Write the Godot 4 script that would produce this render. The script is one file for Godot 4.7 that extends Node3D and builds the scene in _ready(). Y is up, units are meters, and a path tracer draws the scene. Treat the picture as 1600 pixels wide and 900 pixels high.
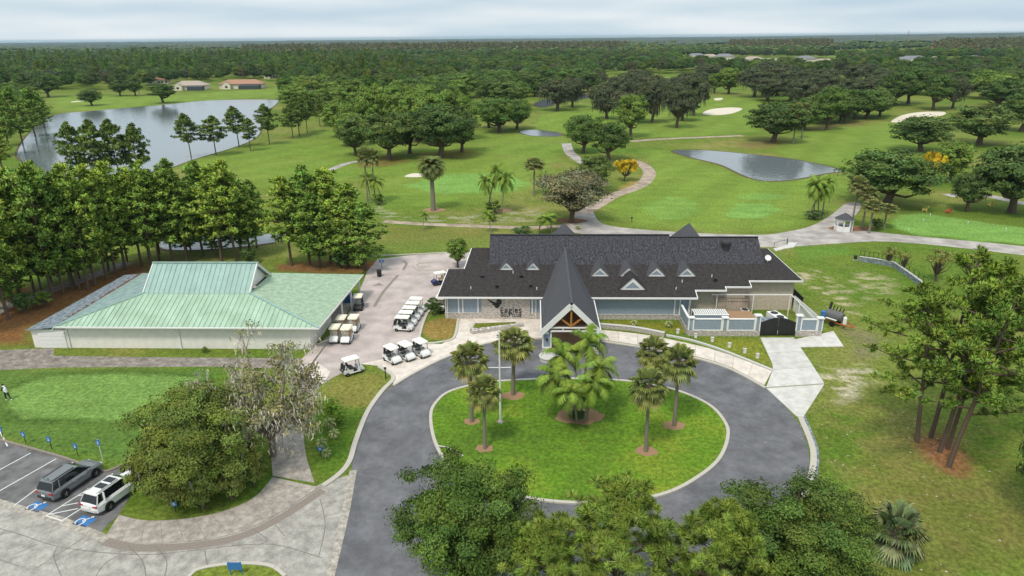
extends Node3D
# Aerial view of a golf club: clubhouse, cart barn, turning circle, course, lakes and woods. Units are metres; the camera hovers 34 m over the origin.

class MB:
	var v := PackedVector3Array()
	var n := PackedVector3Array()
	var c := PackedColorArray()
	var t := PackedVector2Array()
	var ix := PackedInt32Array()
	var col := Color.WHITE
	func vert(p: Vector3, nn: Vector3, uv := Vector2.ZERO) -> int:
		v.append(p); n.append(nn); c.append(col); t.append(uv)
		return v.size() - 1
	func face(i: int, j: int, k: int) -> void:
		if (v[k] - v[i]).cross(v[j] - v[i]).dot(n[i] + n[j] + n[k]) < 0.0:
			ix.append(i); ix.append(k); ix.append(j)
		else:
			ix.append(i); ix.append(j); ix.append(k)
	func quad(a: Vector3, b: Vector3, d: Vector3, e: Vector3, out := Vector3.ZERO) -> void:
		var nn := (e - a).cross(b - a)
		if nn.length() < 1e-9: nn = (d - a).cross(b - a)
		nn = nn.normalized()
		if out != Vector3.ZERO and nn.dot(out) < 0.0: nn = -nn
		var w := a.distance_to(b); var h := a.distance_to(e)
		var i := vert(a, nn, Vector2(0, 0)); var j := vert(b, nn, Vector2(w, 0)); var k := vert(d, nn, Vector2(w, h)); var l := vert(e, nn, Vector2(0, h))
		face(i, j, k); face(i, k, l)
	func box(at: Vector3, size: Vector3, b := Basis()) -> void:
		var h := size * 0.5
		for ax in 3:
			for s in [-1.0, 1.0]:
				var o := Vector3.ZERO; var p := Vector3.ZERO; var q := Vector3.ZERO
				o[ax] = h[ax] * s; p[(ax + 1) % 3] = h[(ax + 1) % 3]; q[(ax + 2) % 3] = h[(ax + 2) % 3]
				quad(at + b * (o - p - q), at + b * (o + p - q), at + b * (o + p + q), at + b * (o - p + q), b * o)
	func bar(a: Vector3, b: Vector3, w: float, h: float) -> void:
		var d := b - a
		var f := d.normalized()
		var up := Vector3.UP if absf(f.y) < 0.95 else Vector3.FORWARD
		var r := f.cross(up).normalized()
		box((a + b) * 0.5, Vector3(w, h, d.length()), Basis(r, r.cross(f), -f))
	func tube(pts: Array, rad: Array, sides := 7, caps := true) -> void:
		var prev := -1
		var ref := Vector3(0.31, 0.2, 0.93)
		for i in pts.size():
			var f: Vector3 = (pts[mini(i + 1, pts.size() - 1)] - pts[maxi(i - 1, 0)]).normalized()
			var a := f.cross(ref).normalized()
			if f.cross(ref).length() < 0.05: a = f.cross(Vector3.RIGHT).normalized()
			var b := f.cross(a)
			var start := v.size()
			for s in sides:
				var an := TAU * s / sides
				var d := a * cos(an) + b * sin(an)
				vert(pts[i] + d * rad[i], d, Vector2(float(s) / sides, i))
			if prev >= 0:
				for s in sides:
					var s2 := (s + 1) % sides
					face(prev + s, prev + s2, start + s2); face(prev + s, start + s2, start + s)
			if caps and (i == 0 or i == pts.size() - 1):
				var nn := -f if i == 0 else f
				var m := vert(pts[i], nn)
				var e0 := v.size()
				for s in sides: vert(v[start + s], nn)
				for s in sides: face(m, e0 + s, e0 + (s + 1) % sides)
			prev = start
	func lathe(prof: Array, sides := 12, at := Vector3.ZERO, b := Basis()) -> void:
		for i in prof.size() - 1:
			var p: Vector2 = prof[i]; var q: Vector2 = prof[i + 1]
			var nn := Vector2(q.y - p.y, p.x - q.x).normalized()
			for s in sides:
				var a0 := TAU * s / sides; var a1 := TAU * (s + 1) / sides
				var d0 := Vector3(cos(a0), 0, sin(a0)); var d1 := Vector3(cos(a1), 0, sin(a1))
				var i0 := vert(at + b * (d0 * p.x + Vector3.UP * p.y), b * (d0 * nn.x + Vector3.UP * nn.y))
				var i1 := vert(at + b * (d1 * p.x + Vector3.UP * p.y), b * (d1 * nn.x + Vector3.UP * nn.y))
				var i2 := vert(at + b * (d1 * q.x + Vector3.UP * q.y), b * (d1 * nn.x + Vector3.UP * nn.y))
				var i3 := vert(at + b * (d0 * q.x + Vector3.UP * q.y), b * (d0 * nn.x + Vector3.UP * nn.y))
				if q.x > 1e-4: face(i0, i1, i2) if p.x > 1e-4 else face(i0, i2, i3)
				if q.x > 1e-4 and p.x > 1e-4: face(i0, i2, i3)
				elif p.x > 1e-4: face(i0, i1, i2)
	func poly(pts: Array, out: Vector3) -> void:
		var nn := Vector3.ZERO
		for i in pts.size(): nn += (pts[i] - pts[0]).cross(pts[(i + 1) % pts.size()] - pts[0])
		nn = nn.normalized()
		var a := nn.cross(Vector3.UP if absf(nn.y) < 0.9 else Vector3.RIGHT).normalized()
		var b := nn.cross(a)
		if nn.dot(out) < 0.0: nn = -nn
		var flat := PackedVector2Array()
		for p in pts: flat.append(Vector2(a.dot(p), b.dot(p)))
		var s := v.size()
		for i in pts.size(): vert(pts[i], nn, flat[i])
		var tr := Geometry2D.triangulate_polygon(flat)
		for i in range(0, tr.size(), 3): face(s + tr[i], s + tr[i + 1], s + tr[i + 2])
	func plate(pts: Array, down: Vector3) -> void:   # a thick polygon: top, underside and rim
		poly(pts, -down)
		var low := []
		var mid := Vector3.ZERO
		for p in pts: low.append(p + down); mid += p / pts.size()
		poly(low, down)
		for i in pts.size():
			var j := (i + 1) % pts.size()
			quad(pts[i], pts[j], low[j], low[i], (pts[i] + pts[j]) * 0.5 - mid)
	func mesh() -> ArrayMesh:
		var a := []
		a.resize(Mesh.ARRAY_MAX)
		a[Mesh.ARRAY_VERTEX] = v; a[Mesh.ARRAY_NORMAL] = n; a[Mesh.ARRAY_COLOR] = c; a[Mesh.ARRAY_TEX_UV] = t; a[Mesh.ARRAY_INDEX] = ix
		var m := ArrayMesh.new()
		m.add_surface_from_arrays(Mesh.PRIMITIVE_TRIANGLES, a)
		return m

var rng := RandomNumberGenerator.new()
var M := {}
var used := {}
var noise_a := FastNoiseLite.new()
var noise_b := FastNoiseLite.new()
const ORD := ["first", "second", "third", "fourth", "fifth", "sixth", "seventh", "eighth", "ninth", "tenth", "eleventh", "twelfth", "thirteenth", "fourteenth", "fifteenth", "sixteenth", "seventeenth", "eighteenth", "nineteenth", "twentieth", "twenty-first", "twenty-second", "twenty-third", "twenty-fourth", "twenty-fifth", "twenty-sixth", "twenty-seventh", "twenty-eighth"]

func tex(freq: float, lo: float, hi: float, octaves := 5, sd := 1, gain := 0.55, cell := false, tint_lo := Color.WHITE, tint_hi := Color.WHITE) -> NoiseTexture2D:
	var f := FastNoiseLite.new()
	f.seed = sd; f.frequency = freq; f.fractal_octaves = octaves; f.fractal_gain = gain
	f.noise_type = FastNoiseLite.TYPE_CELLULAR if cell else FastNoiseLite.TYPE_SIMPLEX_SMOOTH
	var g := Gradient.new()
	g.set_color(0, (tint_lo * lo).linear_to_srgb()); g.set_color(1, (tint_hi * hi).linear_to_srgb())
	g.set_offset(0, 0.15); g.set_offset(1, 0.85)
	var t := NoiseTexture2D.new()
	t.width = 512; t.height = 512; t.seamless = true; t.noise = f; t.color_ramp = g
	return t
func bump(freq: float, strength: float, sd := 3, octaves := 4) -> NoiseTexture2D:
	var f := FastNoiseLite.new()
	f.seed = sd; f.frequency = freq; f.fractal_octaves = octaves
	var t := NoiseTexture2D.new()
	t.width = 512; t.height = 512; t.seamless = true; t.noise = f; t.as_normal_map = true; t.bump_strength = strength
	return t
func mat(key: String, r: float, g: float, b: float, rough := 0.85, tx: Texture2D = null, tile := 8.0, metal := 0.0) -> StandardMaterial3D:
	var m := StandardMaterial3D.new()
	m.resource_name = key
	m.albedo_color = Color(r, g, b).linear_to_srgb()
	m.roughness = rough; m.metallic = metal
	if rough > 0.75: m.metallic_specular = 0.2
	m.vertex_color_use_as_albedo = true
	if tx:
		m.albedo_texture = tx
		m.uv1_triplanar = true; m.uv1_world_triplanar = true
		m.uv1_scale = Vector3.ONE / tile
	M[key] = m
	return m
func numbered(called: String) -> String:
	used[called] = used.get(called, -1) + 1
	return called if used[called] == 0 else "%s_%03d" % [called, used[called]]
func obj(called: String, mb, m: Material, parent: Node = null) -> MeshInstance3D:
	var o := MeshInstance3D.new()
	o.mesh = mb if mb is Mesh else mb.mesh()
	o.material_override = m
	if parent:
		o.name = called
		parent.add_child(o, true)
	else:
		o.name = numbered(called)
		add_child(o)
	return o
func tag(o: Node, label: String, category: String, group := "") -> Node:
	o.set_meta("label", label); o.set_meta("category", category)
	if group: o.set_meta("group", group)
	return o
func struct(called: String, mb, m: Material) -> MeshInstance3D:
	var o := obj(called, mb, m)
	o.set_meta("kind", "structure")
	return o
func thing(called: String, label: String, category: String, at := Vector3.ZERO, turn := 0.0, group := "") -> Node3D:
	var o := Node3D.new()
	o.name = numbered(called); add_child(o)
	o.position = at; o.rotation.y = turn
	tag(o, label, category, group)
	return o
func pv(a: Array) -> PackedVector2Array:
	var r := PackedVector2Array()
	for i in range(0, a.size(), 2): r.append(Vector2(a[i], a[i + 1]))
	return r
func curve(a: Array, closed := false, sub := 5) -> PackedVector2Array:
	var p := pv(a); var r := PackedVector2Array(); var k := p.size()
	for i in (k if closed else k - 1):
		var p0 := p[(i - 1 + k) % k] if closed else p[maxi(i - 1, 0)]
		var p3 := p[(i + 2) % k] if closed else p[mini(i + 2, k - 1)]
		for s in sub: r.append(p[i].cubic_interpolate(p[(i + 1) % k], p0, p3, float(s) / sub))
	if not closed: r.append(p[k - 1])
	return r
func v3(p: Vector2, y: float) -> Vector3: return Vector3(p.x, y, p.y)
func sheet(poly: PackedVector2Array, y: float, thick := 0.0) -> MB:
	var mb := MB.new(); var pts := []
	for p in poly: pts.append(v3(p, y))
	if thick > 0.0: mb.plate(pts, Vector3.DOWN * thick)
	else: mb.poly(pts, Vector3.UP)
	return mb
func ribbon(mb: MB, line: PackedVector2Array, w: float, y: float, tall := 0.0, closed := false) -> void:   # a strip along a line, with sides when tall
	var k := line.size()
	var L := []; var R := []
	for i in k:
		var d := (line[(i + 1) % k] - line[(i - 1 + k) % k]) if closed else (line[mini(i + 1, k - 1)] - line[maxi(i - 1, 0)])
		var s := Vector2(-d.y, d.x).normalized() * w * 0.5
		L.append(v3(line[i] + s, y)); R.append(v3(line[i] - s, y))
	for i in (k if closed else k - 1):
		var j := (i + 1) % k
		mb.quad(L[i], L[j], R[j], R[i], Vector3.UP)
		if tall > 0.0:
			var d := Vector3.DOWN * tall
			mb.quad(L[i], L[j], L[j] + d, L[i] + d, L[i] - R[i]); mb.quad(R[i], R[j], R[j] + d, R[i] + d, R[i] - L[i])
	if tall > 0.0 and not closed:
		for i in [0, k - 1]:
			var d := Vector3.DOWN * tall
			mb.quad(L[i], R[i], R[i] + d, L[i] + d, L[i] - (L[1] if i == 0 else L[k - 2]))
func kerb(called: String, line: PackedVector2Array, label: String, w := 0.22, closed := false, m: Material = null, tall := 0.14) -> Node3D:
	# cut into real lengths with joints between them
	var t := thing(called, label, "kerb")
	var run := PackedVector2Array(); var len := 0.0
	var k := line.size()
	for i in (k + 1 if closed else k):
		var p := line[i % k]
		if run.size() and p.distance_to(run[-1]) < 0.01: continue
		if run.size(): len += p.distance_to(run[-1])
		run.append(p)
		if len > 3.0 or i == (k if closed else k - 1):
			if run.size() > 1:
				var mb := MB.new()
				var r2 := run.duplicate()
				r2[-1] = r2[-1] - (r2[-1] - r2[-2]).normalized() * 0.03
				ribbon(mb, r2, w, tall, tall)
				obj("kerb_stone", mb, m if m else M.kerb, t)
			run = PackedVector2Array([p]); len = 0.0
	return t
func at_fraction(line: PackedVector2Array, f: float) -> Vector2:
	var total := 0.0
	for i in line.size() - 1: total += line[i].distance_to(line[i + 1])
	var want := f * total
	for i in line.size() - 1:
		var d := line[i].distance_to(line[i + 1])
		if want <= d: return line[i].lerp(line[i + 1], want / maxf(d, 1e-5))
		want -= d
	return line[-1]
func slabs(parent: Node, a: PackedVector2Array, b: PackedVector2Array, count: int, y: float, m: Material, tall := 0.12, called := "slab") -> void:
	for i in count:
		var f0 := (i + 0.006) / count; var f1 := (i + 0.994) / count
		var pts := []
		for s in 4: pts.append(v3(at_fraction(a, lerpf(f0, f1, s / 3.0)), y))
		for s in 4: pts.append(v3(at_fraction(b, lerpf(f1, f0, s / 3.0)), y))
		var mb := MB.new()
		mb.col = Color.WHITE * rng.randf_range(0.9, 1.06); mb.col.a = 1
		mb.plate(pts, Vector3.DOWN * tall)
		obj(called, mb, m, parent)

func _ready() -> void:
	rng.seed = 4711
	noise_a.seed = 5; noise_a.frequency = 0.02; noise_a.fractal_octaves = 4
	noise_b.seed = 9; noise_b.frequency = 0.11; noise_b.fractal_octaves = 4
	camera_and_light()
	materials()
	ground()
	pavements()
	water()
	clubhouse()
	cart_barn()
	yard()
	far_houses()
	vehicles()
	furniture()
	plants()
	woods()

func camera_and_light() -> void:
	var cam := Camera3D.new()
	cam.name = "camera"; add_child(cam)
	cam.position = Vector3(0, 34, 0)
	cam.rotation_degrees = Vector3(-20.2, 0, -0.5)
	cam.fov = 45.73; cam.near = 0.5; cam.far = 20000.0
	var env := Environment.new()
	env.background_mode = Environment.BG_SKY
	var W := 2048; var Hh := 1024
	var img := Image.create(W, Hh, false, Image.FORMAT_RGBF)
	var cn := FastNoiseLite.new()
	cn.seed = 21; cn.frequency = 1.0; cn.fractal_octaves = 5
	img.fill(Color(0.30, 0.36, 0.36))
	for y in Hh / 2 + 4:
		var el := (0.5 - float(y) / Hh) * PI
		for x in W:
			var az := TAU * x / W
			# streaks of high cloud: stretched along the horizon
			var k := 0.5 + 0.5 * cn.get_noise_3d(cos(az) * 2.6, el * 26.0, sin(az) * 2.6) if el < 0.6 else 0.5 + 0.5 * cn.get_noise_3d(cos(az) * cos(el) * 3.0, 15.6, sin(az) * cos(el) * 3.0)
			var blue := Color(0.40, 0.50, 0.57); var white := Color(0.60, 0.645, 0.67)
			img.set_pixel(x, y, blue.lerp(white, clampf(k * 2.0 - 0.5, 0.0, 1.0)) * (1.0 + 0.3 * maxf(0.0, sin(el))))
	var pano := PanoramaSkyMaterial.new()
	pano.panorama = ImageTexture.create_from_image(img)
	var sky := Sky.new()
	sky.sky_material = pano
	env.sky = sky
	env.tonemap_mode = Environment.TONE_MAPPER_LINEAR
	env.tonemap_exposure = 1.56
	env.background_energy_multiplier = 0.86
	env.fog_enabled = true
	env.fog_density = 0.00005
	env.fog_light_color = Color(0.62, 0.74, 0.82)
	env.sdfgi_enabled = true; env.ssao_enabled = true; env.ssil_enabled = true
	var we := WorldEnvironment.new()
	we.name = "surroundings"; we.environment = env; add_child(we)
	var sun := DirectionalLight3D.new()
	sun.name = "sun"; add_child(sun)
	sun.rotation_degrees = Vector3(-58, -28, 0)
	sun.light_color = Color(1.0, 0.96, 0.9)
	sun.light_energy = 0.5; sun.light_angular_distance = 10.0
	sun.shadow_enabled = true

func materials() -> void:
	var grain := tex(0.02, 0.55, 1.0, 6, 1, 0.7)
	var fine := tex(0.06, 0.6, 1.0, 5, 2, 0.7)
	var blot := tex(0.008, 0.55, 1.0, 6, 4, 0.62)
	mat("grass", 1.35, 1.35, 1.35, 0.95, tex(0.03, 0.38, 1.0, 6, 7, 0.8), 9.0).normal_enabled = false
	mat("asphalt", 0.2, 0.2, 0.215, 0.8, tex(0.012, 0.58, 1.0, 8, 31, 0.76), 22.0)
	mat("cart_asphalt", 0.56, 0.48, 0.45, 0.9, tex(0.008, 0.7, 1.0, 6, 8, 0.6), 16.0)
	mat("parking_asphalt", 0.21, 0.205, 0.205, 0.88, blot, 9.0)
	mat("old_concrete", 0.50, 0.475, 0.43, 0.92, tex(0.02, 0.5, 1.0, 8, 11, 0.78), 15.0)
	mat("old_path", 0.40, 0.355, 0.31, 0.92, tex(0.014, 0.38, 1.0, 8, 13, 0.76), 10.0)
	mat("concrete", 0.78, 0.70, 0.62, 0.88, tex(0.012, 0.75, 1.0, 6, 15, 0.6), 9.0)
	mat("white_concrete", 0.68, 0.66, 0.62, 0.88, tex(0.012, 0.78, 1.0, 6, 16, 0.6), 9.0)
	mat("kerb", 0.66, 0.62, 0.54, 0.9, fine, 2.5)
	mat("gutter", 0.58, 0.53, 0.46, 0.92, tex(0.02, 0.45, 1.0, 7, 41, 0.75), 6.0)
	mat("walk", 0.54, 0.485, 0.43, 0.92, tex(0.016, 0.5, 1.0, 8, 43, 0.75), 8.0)
	mat("brown_strip", 0.34, 0.29, 0.25, 0.9, fine, 4.0)
	mat("sand_path", 0.50, 0.40, 0.32, 0.95, blot, 14.0)
	mat("grey_path", 0.50, 0.46, 0.43, 0.92, tex(0.008, 0.6, 1.0, 6, 17, 0.6), 18.0)
	mat("sand", 0.85, 0.76, 0.62, 0.95, fine, 6.0)
	mat("tar", 0.2, 0.185, 0.165, 0.8)
	mat("paint", 0.85, 0.85, 0.83, 0.7, fine, 1.5)
	mat("paint_blue", 0.05, 0.22, 0.55, 0.7, fine, 1.5)
	mat("straw", 0.33, 0.18, 0.10, 0.98, tex(0.05, 0.45, 1.0, 5, 18, 0.75), 3.0)
	mat("mulch", 0.46, 0.29, 0.17, 0.98, tex(0.05, 0.5, 1.0, 5, 19, 0.75), 3.0)
	mat("bank", 0.15, 0.11, 0.06, 0.95, fine, 6.0)
	var w := mat("water", 0.16, 0.185, 0.20, 0.05)
	w.normal_enabled = true; w.normal_texture = bump(0.02, 3.0); w.normal_scale = 0.18
	w.uv1_triplanar = true; w.uv1_world_triplanar = true; w.uv1_scale = Vector3.ONE / 22.0
	mat("shingle_steep", 0.115, 0.113, 0.13, 0.9, tex(0.045, 0.2, 1.0, 4, 20, 0.7), 9.0)
	mat("shingle_portico", 0.14, 0.142, 0.155, 0.9, tex(0.06, 0.35, 1.0, 3, 22, 0.75), 5.0)
	mat("roof_low", 0.066, 0.058, 0.058, 0.85, tex(0.03, 0.45, 1.0, 6, 23, 0.6), 9.0)
	mat("white", 0.82, 0.82, 0.80, 0.6, tex(0.02, 0.88, 1.0, 4, 24), 3.0)
	mat("blue_wall", 0.27, 0.33, 0.40, 0.75, tex(0.015, 0.85, 1.0, 5, 25), 4.0)
	mat("beige_wall", 0.58, 0.50, 0.41, 0.85, tex(0.015, 0.8, 1.0, 5, 26), 4.0)
	mat("cream_wall", 0.82, 0.79, 0.74, 0.8, tex(0.012, 0.9, 1.0, 6, 27), 6.0)
	var st := mat("stone", 0.86, 0.79, 0.72, 0.95, tex(0.03, 0.22, 1.0, 3, 28, 0.6), 3.0)
	st.uv1_scale = Vector3(0.12, 0.75, 0.12)
	mat("cap_stone", 0.72, 0.70, 0.66, 0.9, fine, 3.0)
	mat("timber", 0.52, 0.24, 0.06, 0.6, fine, 1.0)
	mat("dark_timber", 0.16, 0.08, 0.04, 0.8)
	mat("black", 0.012, 0.012, 0.013, 0.5)
	mat("dark", 0.03, 0.03, 0.032, 0.7)
	mat("rubber", 0.02, 0.02, 0.02, 0.9)
	mat("steel", 0.55, 0.55, 0.55, 0.35, null, 1.0, 0.8)
	mat("glass", 0.012, 0.015, 0.018, 0.06)
	var cl := mat("clear", 0.75, 0.8, 0.82, 0.04)
	cl.transparency = BaseMaterial3D.TRANSPARENCY_ALPHA
	cl.albedo_color.a = 0.18
	mat("metal_green", 0.43, 0.58, 0.45, 0.5, tex(0.008, 0.72, 1.0, 6, 29, 0.62, false, Color(0.95, 1.0, 0.9), Color(0.98, 1.0, 1.0)), 10.0)
	mat("metal_teal", 0.33, 0.50, 0.45, 0.45, tex(0.008, 0.7, 1.0, 6, 30, 0.62), 10.0)
	mat("roof_green", 0.44, 0.58, 0.42, 0.75, tex(0.02, 0.62, 1.0, 6, 33, 0.7, false, Color(0.85, 0.9, 0.85), Color.WHITE), 9.0)
	mat("roof_blue", 0.33, 0.46, 0.44, 0.7, tex(0.012, 0.5, 1.0, 6, 34, 0.66), 8.0)
	mat("roof_annex", 0.36, 0.43, 0.49, 0.7, tex(0.02, 0.22, 1.0, 6, 35, 0.7), 7.0)
	mat("plain", 1, 1, 1, 0.7)
	mat("gloss", 1, 1, 1, 0.3)
	var cp := mat("car_paint", 1, 1, 1, 0.35)
	cp.clearcoat_enabled = true; cp.clearcoat = 0.6; cp.clearcoat_roughness = 0.08
	mat("bark", 0.17, 0.125, 0.095, 0.95, fine, 1.2)
	mat("pale_bark", 0.30, 0.26, 0.21, 0.95, fine, 1.2)
	var lf := mat("leaf", 1, 1, 1, 0.8)
	lf.backlight_enabled = true; lf.backlight = Color(0.06, 0.08, 0.025)
	mat("tile_red", 0.42, 0.20, 0.12, 0.85, fine, 3.0)

func paint_patch(cols: PackedColorArray, xs: PackedFloat32Array, zs: PackedFloat32Array, poly: PackedVector2Array, col: Color, blur: float, amount := 1.0, patchy := false) -> void:
	var r := Rect2(poly[0], Vector2.ZERO)
	for p in poly: r = r.expand(p)
	r = r.grow(blur)
	for j in zs.size():
		if zs[j] < r.position.y or zs[j] > r.end.y: continue
		for i in xs.size():
			if xs[i] < r.position.x or xs[i] > r.end.x: continue
			var hit := 0.0
			var wob := Vector2(noise_b.get_noise_2d(xs[i], zs[j]), noise_b.get_noise_2d(xs[i] + 91.0, zs[j])) * blur * 1.6
			for s in 5:
				var q := Vector2(xs[i], zs[j]) + wob + Vector2(cos(s * 1.2566 + 0.3), sin(s * 1.2566 + 0.3)) * blur * 0.6
				if Geometry2D.is_point_in_polygon(q, poly): hit += 0.2
			if patchy: hit *= smoothstep(0.0, 0.16, noise_b.get_noise_2d(xs[i] * 2.2 + zs[j], zs[j] * 4.0))
			if hit > 0.0:
				var k := j * xs.size() + i
				var c2 := col * (1.0 + 0.22 * noise_b.get_noise_2d(xs[i] * 0.7 + 50.0, zs[j] * 2.2) + 0.22 * noise_b.get_noise_2d(xs[i] * 5.0, zs[j] * 5.0))
				if blur > 2.4: c2 *= 1.0 + 0.055 * signf(sin((xs[i] * 0.86 + zs[j] * 0.5) * 0.55))   # mowing passes lay the grass in turn
				cols[k] = cols[k].lerp(c2, hit * amount)

func lines(a: float, b: float, fine_a: float, fine_b: float, step: float, grow: float) -> PackedFloat32Array:
	var r := PackedFloat32Array()
	var x := fine_a; var s := step
	while x > a:
		r.append(x); s *= grow; x -= s
	r.append(a); r.reverse()
	x = fine_a + step
	while x < fine_b: r.append(x); x += step
	s = step
	while x < b:
		r.append(x); s *= grow; x += s
	r.append(b)
	return r

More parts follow.
